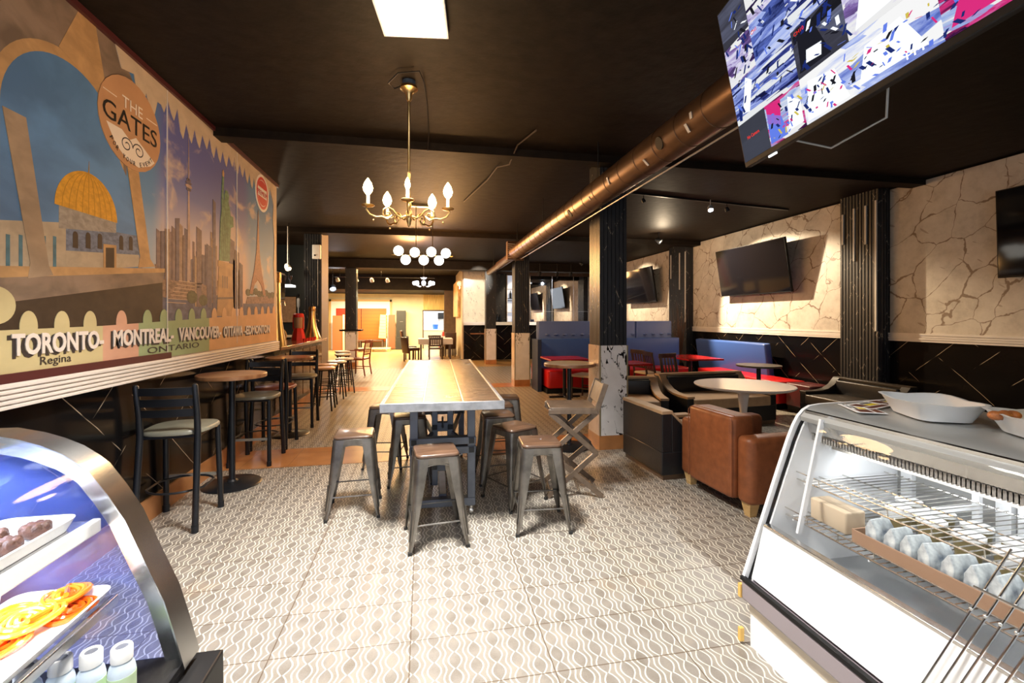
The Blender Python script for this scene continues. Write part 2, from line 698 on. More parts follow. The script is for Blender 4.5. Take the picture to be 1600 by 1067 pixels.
def text_obj(name, s, width, height, depth, material, parent, origin, rot, fit=True, bold=0.0):
    """writing as a mesh, fitted to width x cap height; origin is its lower corner where reading starts"""
    cu = bpy.data.curves.new('writing', 'FONT')
    cu.body = s
    cu.size = 1.0
    cu.extrude = 0.0
    cu.resolution_u = 3
    cu.offset = bold
    to = bpy.data.objects.new('writing', cu)
    COL.objects.link(to)
    bpy.context.view_layer.update()
    dg = bpy.context.evaluated_depsgraph_get()
    me = bpy.data.meshes.new_from_object(to.evaluated_get(dg), depsgraph=dg)
    COL.objects.unlink(to)
    bpy.data.objects.remove(to)
    bpy.data.curves.remove(cu)
    xs = [v.co.x for v in me.vertices]
    ys = [v.co.y for v in me.vertices]
    x0, x1, y0, y1 = min(xs), max(xs), min(ys), max(ys)
    sy = height / (y1 - y0)
    sx = width / (x1 - x0) if fit else sy
    # flat letters turned into solid ones
    vs = [((v.co.x - x0) * sx, (v.co.y - y0) * sy) for v in me.vertices]
    fs = [list(p.vertices) for p in me.polygons]
    edges = {}
    for f in fs:
        for i in range(len(f)):
            a, b = f[i], f[(i + 1) % len(f)]
            edges[(a, b)] = edges.get((a, b), 0) + 1
    bpy.data.meshes.remove(me)
    mb = MB()
    n = len(vs)
    allv = [(a, b, depth) for a, b in vs] + [(a, b, 0) for a, b in vs]
    allf = [tuple(f) for f in fs] + [tuple(i + n for i in reversed(f)) for f in fs]
    for (a, b) in edges:
        if (b, a) not in edges:
            allf.append((b, a, a + n, b + n))
    mb.add(allv, allf)
    o = mb.build(name, material, parent, origin)
    o.rotation_euler = rot
    return o

# ================================================================== SETTING
M_floor = floor_mat()
M_strip = plain_tile('orange_floor_tile', (0.42, 0.17, 0.05), (0.55, 0.25, 0.09), 0.45, 0.45, (0.16, 0.07, 0.03), 0.28)
M_hallfloor = plain_tile('ochre_hall_floor', (0.50, 0.30, 0.12), (0.62, 0.40, 0.17), 0.5, 0.5, (0.3, 0.16, 0.06), 0.3)
M_ceil = mat('dark_painted_ceiling', (0.010, 0.0065, 0.0042), 0.6, spec=0.15, bump=0.4, bscale=9, var=0.35)
M_bmy = black_marble('black_marble_tile', 'y')
M_bmx = black_marble('black_marble_tile_cross', 'x')
M_crack = crackle_panel()
M_flut = fluted_black()
M_wm = white_marble('white_veined_marble', (0.88, 0.86, 0.85), (0.03, 0.03, 0.035), 2.8, 0.5, 0.018)
M_wm2 = white_marble('cream_veined_marble', (0.86, 0.80, 0.66), (0.34, 0.32, 0.28), 2.6, 3.0, 0.010)
M_trimw = mat('pale_fluted_trim', (0.72, 0.66, 0.60), 0.4, var=0.06, bscale=6)
M_black = mat('matt_black', (0.008, 0.008, 0.009), 0.5, spec=0.2)
M_blackpaint = mat('black_wall_paint', (0.016, 0.015, 0.015), 0.6, bump=0.2)
M_base = mat('orange_baseboard_tile', (0.46, 0.20, 0.07), 0.3, var=0.2, bscale=5)
M_gold = mat('brass', (0.70, 0.48, 0.20), 0.28, 1.0)
M_white = mat('white_paint', (0.82, 0.82, 0.80), 0.4)
M_brownwall = mat('brown_wall', (0.11, 0.072, 0.05), 0.5, var=0.2, bscale=8)
M_cream = mat('cream_wall', (0.80, 0.70, 0.44), 0.6, var=0.08, bscale=2)


def plane_box(name, x0, x1, y0, y1, z0, z1, m):
    return struct(MB().box(x0, x1, y0, y1, z0, z1).build(name, m))


plane_box('floor', -2.0, 6.36, -2.6, 14.0, -0.1, 0.0, M_floor)
plane_box('floor_bar', -4.9, -2.0, 6.6, 14.0, -0.1, 0.0, M_floor)
plane_box('floor_hall', -4.9, 6.36, 14.0, 27, -0.1, 0.0, M_hallfloor)
plane_box('trim_1', -2.0, 2.3, 4.93, 5.6, -0.02, 0.003, M_strip)
plane_box('trim_2', -2.0, 2.3, 9.75, 10.35, -0.02, 0.003, M_strip)
plane_box('ceiling', -4.9, 6.46, -2.6, 19.5, 3.3, 3.4, M_ceil)
plane_box('ceiling_hall', -4.9, 6.46, 19.5, 27, 2.68, 3.4, M_ceil)
plane_box('ceiling_beam', -2.0, 6.36, 4.74, 4.92, 3.22, 3.3, M_ceil)
plane_box('ceiling_beam', -4.9, 6.36, 9.6, 9.9, 3.2, 3.3, M_ceil)
plane_box('ceiling_beam', -4.9, 6.36, 14.5, 14.95, 3.04, 3.3, M_ceil)
# far wall, doorway into the kitchen
b = MB()
b.box(-4.9, 0.0, 23.0, 23.1, 0, 2.7).box(0.98, 3.0, 23.0, 23.1, 0, 2.7).box(0.0, 0.98, 23.0, 23.1, 1.84, 2.7)
struct(b.build('wall_back', M_cream))
plane_box('wall_bar_back', -4.9, -2.5, 12.0, 12.1, 0, 3.3, mat('blue_black_wall', (0.010, 0.018, 0.030), 0.35))
plane_box('wall_bar_side', -4.9, -4.8, 6.6, 23.0, 0, 3.3, M_brownwall)
plane_box('wall_left', -2.3, -2.0, -2.6, 6.72, 0, 3.3, M_bmy)
plane_box('wall_bar_front', -4.9, -2.3, 6.6, 6.72, 0, 3.3, M_blackpaint)
# the right wall: black tile below, a slab of dark paint above, papered panels
struct(MB().box(6.36, 6.5, -2.6, 16.3, 0, 1.2).build('wall_right', M_bmy))
struct(MB().box(6.40, 6.5, -2.6, 16.3, 1.2, 3.3).build('wall_right_upper', M_blackpaint))
for i, (y0, y1) in enumerate(((0.9, 5.20), (5.84, 9.90), (10.74, 14.8), (15.5, 16.3))):
    struct(MB().box(6.352, 6.4, y0, y1, 1.3, 3.28).build('wall_panel', M_crack))
    t = MB()
    for k in range(4):
        t.box(6.335 - 0.006 * (k % 2), 6.4, y0 - 0.01, y1 + 0.01, 1.19 + k * 0.028, 1.19 + (k + 1) * 0.028 - 0.004)
    t.box(6.35, 6.4, y0, y1, 1.19, 1.3)
    struct(t.build('trim_%d' % (3 + i), M_trimw))
for y0, y1 in ((0.2, 0.88), (5.22, 5.82), (9.92, 10.72), (14.82, 15.48)):
    t = MB().box(6.20, 6.4, y0, y1, 0, 3.3)
    n = int((y1 - y0) / 0.05)
    for k in range(n):
        a = y0 + (k + 0.5) * (y1 - y0) / n
        t.box(6.185, 6.2, a - 0.016, a + 0.016, 0, 3.3)
    for k in range(4):
        t.box(6.22 + k * 0.045, 6.25 + k * 0.045, y0 - 0.012, y0, 0, 3.3)
    struct(t.build('column_pilaster', M_flut))
M_strip_white = mat('pale_plastic_strip', (0.62, 0.58, 0.52), 0.4)
for y, z0, z1 in ((5.76, 2.60, 3.05), (5.58, 2.33, 3.10), (5.40, 2.55, 3.10), (5.25, 1.32, 3.14), (10.60, 2.5, 3.1), (10.2, 2.2, 3.1), (9.95, 1.4, 3.1)):
    struct(MB().box(6.165, 6.184, y - 0.012, y + 0.012, z0, z1).build('trim_strip', M_strip_white))
# front of the shop, behind the camera
b = MB()
b.box(-2.3, 6.5, -2.7, -2.6, 0, 0.7).box(-2.3, 6.5, -2.7, -2.6, 2.9, 3.4).box(-2.3, -1.9, -2.7, -2.6, 0.7, 2.9).box(3.1, 6.5, -2.7, -2.6, 0.7, 2.9)
struct(b.build('wall_front', M_blackpaint))
struct(MB().box(-1.9, 3.1, -2.68, -2.66, 0.7, 2.9).build('window_1', glass('window_glass')))
# left: orange tiled baseboard and the fluted trim under the picture wall
plane_box('baseboard_left', -2.0, -1.985, -2.6, 6.72, 0, 0.17, M_base)
t = MB()
t.box(-2.0, -1.93, -0.5, 6.66, 1.065, 1.19)
for k in range(5):
    t.box(-1.93, -1.918, -0.5, 6.66, 1.068 + k * 0.0245, 1.068 + k * 0.0245 + 0.017)
struct(t.build('trim_7', M_trimw, bevel=0.003))
struct(MB().box(-2.0, -1.955, -0.5, 6.66, 1.19, 1.23).build('trim_8', M_trimw))

# columns: black fluted upper shaft, marble clad foot, orange plinth
M_rosem = white_marble('rose_veined_marble', (0.66, 0.52, 0.44), (0.25, 0.17, 0.13), 2.8, 7.0, 0.008)


def column(x0, y0, s, zm, marble, zp=0.16, label=None, sy=None):
    sy = sy or s
    root = thing('column', label, None, (x0 + s / 2, y0 + sy / 2, 0))
    root['kind'] = 'structure'
    h, hy = s / 2, sy / 2
    t = MB().box(-h + 0.02, h - 0.02, -hy + 0.02, hy - 0.02, zm, 3.3)
    n = 7
    for k in range(n):
        a = -h + (k + 0.5) * s / n
        for sg in (-1, 1):
            t.box(a - s / n * 0.36, a + s / n * 0.36, sg * (hy - 0.02) - (0.02 if sg < 0 else 0), sg * (hy - 0.02) + (0.02 if sg > 0 else 0), zm, 3.3)
    ny = max(7, int(sy / 0.047))
    for k in range(ny):
        a = -hy + (k + 0.5) * sy / ny
        for sg in (-1, 1):
            t.box(sg * (h - 0.02) - (0.02 if sg < 0 else 0), sg * (h - 0.02) + (0.02 if sg > 0 else 0), a - sy / ny * 0.36, a + sy / ny * 0.36, zm, 3.3)
    t.build('fluted_shaft', M_flut, root)
    if marble:
        g = 0.012
        mb = MB()
        mb.box(-h, h, -hy - g, -hy, zp, zm)
        mb.box(-h, h, hy, hy + g, zp, zm)
        mb.box(-h - g, -h, -hy, hy, zp, zm, 1)
        mb.box(h, h + g, -hy, hy, zp, zm, 1)
        mb.box(-h, h, -hy, hy, zp, zm)
        mb.build('marble_cladding', [marble, M_rosem], root)
        e = MB()
        for sx in (-1, 1):
            e.box(sx * h - 0.008, sx * h + 0.008, -hy - g - 0.004, -hy - g + 0.004, zp, zm)
        e.build('brass_edge', mat('dull_brass_edge', (0.45, 0.40, 0.24), 0.4, 0.8), root)
        MB().box(-h - 0.012, h + 0.012, -hy - 0.012, hy + 0.012, 0, zp).build('plinth', M_base, root)
    return root


M_wmA = white_marble('white_black_veined_marble', (0.90, 0.89, 0.90), (0.012, 0.012, 0.015), 1.5, 4.2, 0.020, 0.12)
column(1.97, 4.9, 0.33, 1.187, M_wmA, 0.16, 'black fluted column with white marble foot veined in black beside the scissor-legged chair')
column(1.97, 9.82, 0.33, 1.17, M_wm, 0.14, 'black fluted column with marble foot at the end of the blue booth')
column(1.99, 14.7, 0.33, 1.15, M_wm, 0.14, 'black fluted column with marble foot in front of the cream marble wall')
column(-2.37, 9.8, 0.33, 0.0, None, 0, 'thick black column carrying a white sensor above the bar', 0.66)
r = column(-2.37, 14.7, 0.33, 1.1, M_wm, 0.14, 'slim black fluted column with marble foot beyond the bar')
MB().box(-0.32, 0.32, -0.26, 0.26, 1.1, 1.15).build('shelf_ledge', M_black, r)
plane_box('trim_9', -2.05, -2.03, 9.8, 10.44, 0, 3.3, mat('grey_column_edge', (0.20, 0.17, 0.15), 0.5))

# cross wall at the end of the seating area with mirrors
plane_box('wall_cross', 1.39, 6.4, 16.3, 16.4, 0, 3.3, M_brownwall)
plane_box('wall_cross_granite', 1.39, 6.36, 16.27, 16.3, 0, 1.25, M_bmx)
plane_box('wall_cross_marble', 1.39, 2.25, 16.24, 16.3, 1.27, 3.28, M_wm2)
plane_box('wall_cross_ledge', 1.39, 6.36, 16.12, 16.3, 1.25, 1.36, M_white)
plane_box('wall_cross_side', 1.34, 1.39, 16.2, 19.7, 0, 3.3, mat('beige_plaster', (0.62, 0.50, 0.34), 0.6, var=0.1, bscale=3))
b = MB().box(0.86, 1.39, 19.6, 19.7, 0, 2.68)
for k in range(12):
    b.box(0.87 + k * 0.043, 0.895 + k * 0.043, 19.585, 19.6, 0, 2.68)
struct(b.build('wall_partition', M_brownwall))
b = MB().box(2.3, 2.95, 16.22, 16.27, 1.36, 3.1)
for k in range(13):
    b.box(2.31 + k * 0.05, 2.335 + k * 0.05, 16.205, 16.22, 1.36, 3.1)
struct(b.build('wall_cross_fluted', M_flut))

# kitchen behind the doorway
b = MB().box(-0.6, 2.2, 25.5, 25.6, 0, 2.6).box(-0.7, -0.6, 23.1, 25.6, 0, 2.6).box(2.2, 2.3, 23.1, 25.6, 0, 2.6)
struct(b.build('wall_kitchen', mat('kitchen_white', (0.80, 0.80, 0.80), 0.5)))
b = MB().box(-0.06, 0.0, 22.96, 23.12, 0, 1.86).box(0.98, 1.04, 22.96, 23.12, 0, 1.86).box(-0.06, 1.04, 22.96, 23.12, 1.84, 1.9)
struct(b.build('door_frame', M_brownwall))
struct(MB().box(-0.02, 1.0, 22.95, 22.99, 1.92, 2.66).build('wall_back_bamboo', wood('bamboo_panel', (0.55, 0.34, 0.08), (0.85, 0.62, 0.22), 0.5, (14, 14, 1))))

# ================================================================== MURAL SIGN
def printed(name, stops, scale=2.0):
    """printed picture colours that belong to the print: cloud pattern over a flat tint"""
    m, n, b = nt_of(name)
    g = NG(n)
    x, y, z = g.xyz()
    f = g.noise(scale, 6, g.comb(x, y, g.m('MULTIPLY', z, 1.6)), dist=0.4)
    n.links.new(g.ramp(f, stops), b.inputs['Base Color'])
    b.inputs['Roughness'].default_value = 0.6
    b.inputs['Specular IOR Level'].default_value = 0.2
    return m


def printed_sky():
    m, n, b = nt_of('printed_evening_sky')
    g = NG(n)
    x, y, z = g.xyz()
    hz = g.smooth(z, 1.75, 2.95)
    c = g.ramp(hz, [(0.0, (0.80, 0.52, 0.36)), (0.35, (0.50, 0.42, 0.46)), (0.7, (0.18, 0.20, 0.42)), (1.0, (0.11, 0.12, 0.34))])
    blue = g.ramp(hz, [(0.0, (0.40, 0.47, 0.55)), (0.5, (0.13, 0.27, 0.48)), (1.0, (0.08, 0.20, 0.40))])
    side = g.smooth(y, 3.75, 3.95)
    c = g.mix(side, blue, c)
    pa = g.smooth(y, 5.45, 5.75)
    c = g.mix(pa, c, blue)
    cl = g.noise(2.4, 6, g.comb(x, y, g.m('MULTIPLY', z, 1.5)), dist=0.5)
    k = g.m('MULTIPLY', g.smooth(cl, 0.52, 0.66), 0.75)
    c = g.mix(k, c, (0.66, 0.50, 0.38))
    n.links.new(c, b.inputs['Base Color'])
    b.inputs['Roughness'].default_value = 0.6
    b.inputs['Specular IOR Level'].default_value = 0.2
    return m


P_sky = printed_sky()
P = {}


def pc(name, c, var=0.25, sc=6):
    if name not in P:
        lo = tuple(v * (1 - var) for v in c)
        P[name] = printed('print_' + name, [(0.35, lo), (0.65, c)], sc)
    return P[name]


art_mats = [P_sky]
ART = MB()


def am(m):
    if m not in art_mats:
        art_mats.append(m)
    return art_mats.index(m)


def art(pts, m, layer):
    ART.prism(pts, lambda a, b, d: (d, a, b), -1.953, -1.950 + layer * 0.00035, am(m))


def ell(cy, cz, ry, rz, a0=0, a1=360, n=28):
    return [(cy + ry * math.cos(math.radians(a0 + (a1 - a0) * i / n)), cz + rz * math.sin(math.radians(a0 + (a1 - a0) * i / n))) for i in range(n if a1 - a0 == 360 else n + 1)]


YL, YR = -0.4, 6.62
art([(YL, 1.22), (YR, 1.19), (YR, 3.28), (YL, 3.28)], P_sky, 0)
stone = pc('stone', (0.30, 0.21, 0.15), 0.45, 4)
sand = pc('sand', (0.58, 0.34, 0.15), 0.25, 8)
blue1 = pc('archsky', (0.12, 0.27, 0.52), 0.35, 2.2)
darkb = pc('shade', (0.055, 0.035, 0.022), 0.3, 8)
gold = pc('gold', (0.74, 0.36, 0.03), 0.25, 30)
tile = pc('tilework', (0.20, 0.24, 0.34), 0.45, 26)
wallp = pc('paleblock', (0.52, 0.42, 0.30), 0.2, 10)
# stone arch with its opening
art([(YL, 2.2), (2.6, 2.2), (3.47, 2.4), (3.50, 2.75), (3.60, 3.05), (3.40, 3.28), (YL, 3.28)], stone, 1)
art([(2.50, 1.7), (2.50, 2.55)] + ell(2.97, 2.55, 0.47, 0.43, 180, 0) + [(3.5, 1.8)], sand, 2)
art([(2.55, 1.7), (2.55, 2.52)] + ell(2.98, 2.52, 0.43, 0.41, 180, 0) + [(3.47, 2.45), (3.65, 2.4), (3.65, 1.8)], blue1, 3)
art([(-0.4, 1.9), (2.35, 1.9), (2.35, 2.55), (1.9, 2.95), (1.0, 3.0), (-0.4, 2.9)], blue1, 3)
art([(2.9, 2.98), (3.05, 3.28), (3.18, 3.28), (3.3, 2.85)], sand, 4)
cloudm = pc('cloud', (0.62, 0.55, 0.50), 0.2, 4)
# domed hall
art([(2.55, 1.72), (2.95, 1.76), (2.95, 2.03), (2.55, 1.96)], wallp, 4)
art([(2.95, 1.76), (3.62, 1.86), (3.60, 2.07), (2.95, 2.03)], tile, 4)
art([(2.95, 1.76), (3.62, 1.86), (3.61, 1.94), (2.95, 1.875)], wallp, 5)
art([(2.90, 1.99), (3.37, 2.05), (3.37, 2.14), (2.90, 2.12)], pc('drum', (0.40, 0.35, 0.30), 0.35, 20), 5)
art(ell(3.125, 2.115, 0.255, 0.245, 0, 180), gold, 6)
rib = pc('goldrib', (0.50, 0.24, 0.02), 0.1, 5)
for k in range(-4, 5):
    s = k / 5.0
    art([(3.125 + 0.255 * math.sin(math.asin(s) * 1.0) * math.cos(t) - 0.0025, 2.115 + 0.24 * math.sin(t)) for t in [i * 0.25 for i in range(7)]] +
        [(3.125 + 0.255 * s * math.cos(t) + 0.0025, 2.115 + 0.24 * math.sin(t)) for t in [i * 0.25 for i in range(6, -1, -1)]], rib, 7)
art([(3.12, 2.35), (3.13, 2.35), (3.127, 2.43)], rib, 7)
for k in range(6):
    a = 3.0 + k * 0.10
    if k == 3:
        continue
    art([(a, 1.90 + k * 0.012)] + [(a + 0.02 + 0.02 * math.cos(t), 1.975 + k * 0.012 + 0.02 * math.sin(t)) for t in (3.1, 2.3, 1.6, 0.8, 0)] + [(a + 0.04, 1.90 + k * 0.012)], darkb, 6)
for k in range(5):
    a = 2.58 + k * 0.07
    art([(a, 1.745 + k * 0.006), (a + 0.022, 1.747 + k * 0.006), (a + 0.022, 1.90 + k * 0.01), (a, 1.90 + k * 0.01)], pc('archtile', (0.08, 0.20, 0.26), 0.3, 12), 6)
art([(3.27, 1.81), (3.35, 1.82), (3.35, 1.95), (3.27, 1.94)], darkb, 7)
art([(3.25, 1.81), (3.27, 1.81), (3.27, 1.94), (3.35, 1.95), (3.35, 1.82), (3.37, 1.82), (3.37, 1.97), (3.25, 1.96)], sand, 8)
# ledge, dark vault
art([(YL, 1.50), (2.55, 1.57), (3.90, 1.77), (3.93, 1.86), (2.55, 1.72), (YL, 1.62)], stone, 8)
art([(YL, 1.62), (2.55, 1.69), (3.93, 1.85), (3.93, 1.88), (2.55, 1.745), (YL, 1.67)], sand, 9)
art([(YL, 1.2), (3.9, 1.3), (3.90, 1.775), (2.55, 1.575), (YL, 1.47)], darkb, 7)
# slender pillars
pill = pc('pillar', (0.42, 0.30, 0.20), 0.3, 5)
art([(2.56, 2.5), (2.69, 2.5), (2.83, 1.78), (2.86, 1.73), (2.70, 1.70), (2.715, 1.78)], pill, 10)
art([(3.47, 2.56), (3.59, 2.58), (3.74, 1.93), (3.80, 1.88), (3.60, 1.85), (3.62, 1.93)], sand, 10)
# skyline and water
water = pc('water', (0.17, 0.16, 0.22), 0.4, 12)
shore = pc('shore', (0.36, 0.22, 0.15), 0.5, 26)
art([(3.85, 1.4), (5.0, 1.4), (5.0, 1.72), (3.88, 1.72)], water, 5)
art([(3.88, 1.66), (4.8, 1.64), (4.85, 1.86), (3.80, 1.90)], shore, 6)
random.seed(5)
bl = [pc('tower_a', (0.24, 0.16, 0.15), 0.3, 14), pc('tower_b', (0.38, 0.25, 0.18), 0.3, 14), pc('tower_c', (0.17, 0.13, 0.16), 0.3, 14), pc('tower_d', (0.55, 0.36, 0.22), 0.25, 14)]
a = 3.82
while a < 4.82:
    w = random.uniform(0.03, 0.075)
    h = random.uniform(2.0, 2.2)
    if random.random() < 0.22:
        h += 0.12
    art([(a, 1.80), (a + w, 1.80), (a + w, h), (a, h + random.uniform(-0.02, 0.02))], random.choice(bl), 6.3 + 0.35 * random.choice((0, 1)))
    a += w * 0.9
for y0, y1, z1, q in ((4.43, 4.52, 2.28, 0), (4.40, 4.425, 2.02, 3), (4.62, 4.72, 2.16, 2), (4.74, 4.80, 2.60, 2), (5.12, 5.24, 2.30, 2), (5.25, 5.36, 2.20, 0), (5.38, 5.46, 2.08, 2), (5.20, 5.24, 2.1, 3), (5.34, 5.37, 2.0, 3)):
    art([(y0, 1.6), (y1, 1.6), (y1, z1), (y0, z1 + 0.02)], bl[q], 9)
for k in range(7):
    z = 1.62 + k * 0.03
    art([(3.95 + 0.03 * k, z), (4.25 + 0.05 * k, z), (4.25 + 0.05 * k, z + 0.006), (3.95 + 0.03 * k, z + 0.006)], pc('shorelight', (0.62, 0.42, 0.28), 0.2, 10), 9)
art(ell(4.35, 1.68, 0.09, 0.055), pc('trees', (0.14, 0.13, 0.06), 0.4, 20), 10)
art(ell(4.55, 1.66, 0.08, 0.05), pc('trees', (0.14, 0.13, 0.06)), 10)
# tall needle tower with a pod
conc = pc('concrete', (0.50, 0.34, 0.27), 0.2, 10)
art([(4.262, 1.82), (4.325, 1.82), (4.300, 2.60), (4.283, 2.60)], conc, 11)
for ry, rz, z in ((0.040, 0.014, 2.585), (0.055, 0.016, 2.612), (0.050, 0.014, 2.640), (0.035, 0.014, 2.665)):
    art(ell(4.291, z, ry, rz, 0, 360, 16), conc if rz > 0.015 else bl[2], 12)
art([(4.284, 2.66), (4.298, 2.66), (4.296, 2.86), (4.286, 2.86)], conc, 12)
art([(4.288, 2.86), (4.294, 2.86), (4.291, 3.06)], conc, 12)
# robed figure on a block pedestal
green = pc('copper_green', (0.16, 0.30, 0.17), 0.45, 16)
art([(4.88, 2.06), (5.12, 2.08), (5.13, 2.30), (5.15, 2.50), (5.12, 2.62), (5.085, 2.68), (5.10, 2.74), (5.065, 2.785), (5.015, 2.78), (4.99, 2.72),
     (5.005, 2.68), (4.975, 2.68), (4.982, 2.90), (4.945, 2.90), (4.925, 2.66), (4.93, 2.58), (4.90, 2.45), (4.89, 2.25)], green, 12)
art([(5.13, 2.42), (5.21, 2.45), (5.20, 2.55), (5.13, 2.55)], green, 13)
art([(4.950, 2.90), (4.980, 2.90), (4.985, 2.94), (4.965, 2.97), (4.945, 2.94)], sand, 13)
foldm = pc('fold', (0.08, 0.17, 0.10), 0.2, 10)
for k in range(4):
    art([(4.91 + k * 0.045, 2.10), (4.92 + k * 0.045, 2.10), (4.97 + k * 0.036, 2.55), (4.962 + k * 0.036, 2.55)], foldm, 13)
art([(4.82, 1.52), (5.22, 1.52), (5.18, 2.0), (5.20, 2.0), (5.20, 2.06), (4.85, 2.06), (4.85, 2.0), (4.87, 2.0)], sand, 11)
art([(4.83, 1.68), (5.21, 1.70), (5.21, 1.72), (4.83, 1.70)], stone, 12)
for k in range(3):
    art([(4.94 + k * 0.05, 1.80), (4.965 + k * 0.05, 1.80), (4.965 + k * 0.05, 1.92), (4.94 + k * 0.05, 1.92)], stone, 12)
# lattice tower
iron = pc('iron', (0.42, 0.20, 0.12), 0.3, 20)
art([(5.66, 1.78), (5.75, 1.78), (5.82, 1.90), (5.93, 1.96), (6.04, 1.90), (6.11, 1.78), (6.20, 1.78), (6.06, 2.05), (5.985, 2.28), (5.952, 2.60), (5.932, 2.80),
     (5.915, 2.60), (5.875, 2.28), (5.80, 2.05)], iron, 11)
art([(5.77, 1.985), (6.10, 1.985), (6.08, 2.02), (5.79, 2.02)], iron, 12)
art([(5.88, 2.16), (5.985, 2.16), (5.98, 2.18), (5.885, 2.18)], iron, 12)
art([(5.48, 1.50), (6.62, 1.50), (6.62, 1.70), (5.48, 1.66)], water, 6)
art([(5.55, 1.66), (6.62, 1.70), (6.62, 1.80), (5.6, 1.74)], shore, 8)
for k in range(9):
    art(ell(5.62 + k * 0.12, 1.79 + 0.012 * (k % 3), 0.07, 0.04), pc('trees', (0.14, 0.13, 0.06)), 9)
# map coloured strip of puzzle pieces
strip = [(YL, 3.24, pc('map_yellow', (0.60, 0.50, 0.26), 0.12, 4)), (3.24, 3.60, pc('map_pink', (0.66, 0.36, 0.24), 0.12, 4)), (3.60, 4.66, pc('map_green', (0.34, 0.42, 0.22), 0.12, 4)), (4.66, YR, pc('map_orange', (0.72, 0.42, 0.20), 0.12, 4))]
for y0, y1, m in strip:
    zt = [1.43 + 0.035 * (y0 - 2.6) if y0 > 2 else 1.40, 1.43 + 0.035 * (y1 - 2.6)]
    art([(y0, 1.20), (y1, 1.20), (y1, zt[1]), (y0, zt[0])], m, 14)
    n = max(1, int((y1 - y0) / 0.21))
    for k in range(n):
        c = y0 + (k + 0.5) * (y1 - y0) / n
        z = zt[0] + (zt[1] - zt[0]) * (k + 0.5) / n
        art(ell(c, z + 0.012, 0.054, 0.080), m, 13.6)
art(ell(2.52, 1.56, 0.11, 0.09), strip[0][2], 13.6)
# torn cream edge along the top and down the end
cream = pc('torn_cream', (0.62, 0.48, 0.34), 0.15, 6)
pts = [(3.35, 3.28), (3.42, 3.14), (3.55, 3.17)]
random.seed(2)
yy = 3.6
while yy < 6.3:
    d = 0.06 + 0.11 * random.random() * (1.2 - 0.2 * (yy - 3.6))
    pts += [(yy, 3.24 - d - 0.06), (yy + 0.04, 3.22 - d - 0.08), (yy + 0.09, 3.24 - d * 0.7)]
    yy += 0.14
pts += [(6.5, 3.0), (6.47, 2.8), (6.53, 2.5), (6.50, 2.2), (6.54, 1.9), (6.50, 1.6), (6.62, 1.5), (6.62, 3.28)]
art(pts, cream, 13)
# round badges
tan = pc('badge_tan', (0.56, 0.30, 0.15), 0.1, 4)
art(ell(3.53, 2.81, 0.335, 0.30), tan, 15)
inkw = mat('print_pale_ink', (0.86, 0.74, 0.62), 0.4)
inkb = mat('print_black_ink', (0.012, 0.012, 0.014), 0.4)
art([(3.27, 2.735), (3.42, 2.74), (3.50, 2.70), (3.57, 2.74), (3.79, 2.64), (3.74, 2.60), (3.60, 2.545), (3.47, 2.56), (3.36, 2.62)], inkw, 16)
for c0, sg in ((3.47, 1), (3.60, -1)):
    sp = []
    for i in range(22):
        t = i * 0.42
        r = 0.066 - 0.0024 * i
        sp.append((c0 + sg * r * math.cos(t), 2.655 + r * 0.8 * math.sin(t)))
    for i in range(len(sp) - 1):
        (a0, b0), (a1, b1) = sp[i], sp[i + 1]
        L = math.hypot(a1 - a0, b1 - b0)
        nx, nz = -(b1 - b0) / L * 0.004, (a1 - a0) / L * 0.004
        art([(a0 - nx, b0 - nz), (a1 - nx, b1 - nz), (a1 + nx, b1 + nz), (a0 + nx, b0 + nz)], inkb, 17)
art([(3.24, 2.925), (3.37, 2.925), (3.37, 2.931), (3.24, 2.931)], inkw, 16)
art([(3.69, 2.925), (3.82, 2.925), (3.82, 2.931), (3.69, 2.931)], inkw, 16)
whi = mat('print_white', (0.85, 0.80, 0.76), 0.4)
redm = mat('print_red', (0.62, 0.02, 0.02), 0.4)
art(ell(6.07, 3.03, 0.235, 0.225), whi, 15)
art(ell(6.07, 3.03, 0.20, 0.195), redm, 16)
art(ell(6.07, 3.03, 0.165, 0.16), whi, 17)
art(ell(6.07, 2.98, 0.145, 0.10, 180, 360), redm, 18)
art(ell(6.07, 3.09, 0.145, 0.09, 0, 180), redm, 18)

sign = thing('mural_sign', 'huge printed wall picture of world landmarks with city names, framed in dark red', 'sign', (0, 0, 0))
MB().box(-1.999, -1.953, YL, 6.64, 1.195, 3.295).build('backing_board', mat('board_edge', (0.5, 0.38, 0.3), 0.5), sign)
ART.build('printed_picture', art_mats, sign)
fm = mat('dark_red_frame', (0.075, 0.012, 0.014), 0.4)
MB().box(-1.999, -1.925, YL, 6.66, 3.262, 3.30).box(-1.999, -1.93, YL, 3.99, 1.19, 1.235).build('picture_frame', fm, sign)
for y in (3.96, 5.30):
    MB().box(-1.953, -1.9425, y - 0.003, y + 0.003, 1.235, 3.26).build('panel_joint', mat('joint_white', (0.8, 0.72, 0.64), 0.4), sign)
R_ = (math.radians(90), 0, math.radians(90))
M_let = mat('cream_lettering', (0.80, 0.70, 0.62), 0.35)
M_shd = mat('print_letter_shadow', (0.03, 0.022, 0.02), 0.6)
for wd, y0, y1, z0, z1 in (('TORONTO-', 2.60, 3.24, 1.315, 1.425), ('MONTREAL-', 3.33, 4.04, 1.315, 1.425), ('VANCOUVER-', 4.12, 4.90, 1.315, 1.425), ('OTTAWA', 4.96, 5.44, 1.315, 1.42), ('-EDMONTON', 5.49, 6.33, 1.315, 1.415)):
    text_obj('city_lettering_shadow', wd, y1 - y0, z1 - z0 + 0.008, 0.0005, M_shd, sign, (-1.9432, y0 - 0.020, z0 - 0.014), R_, bold=0.03)
    text_obj('city_lettering', wd, y1 - y0, z1 - z0, 0.004, M_let, sign, (-1.9425, y0, z0), R_, bold=0.03)
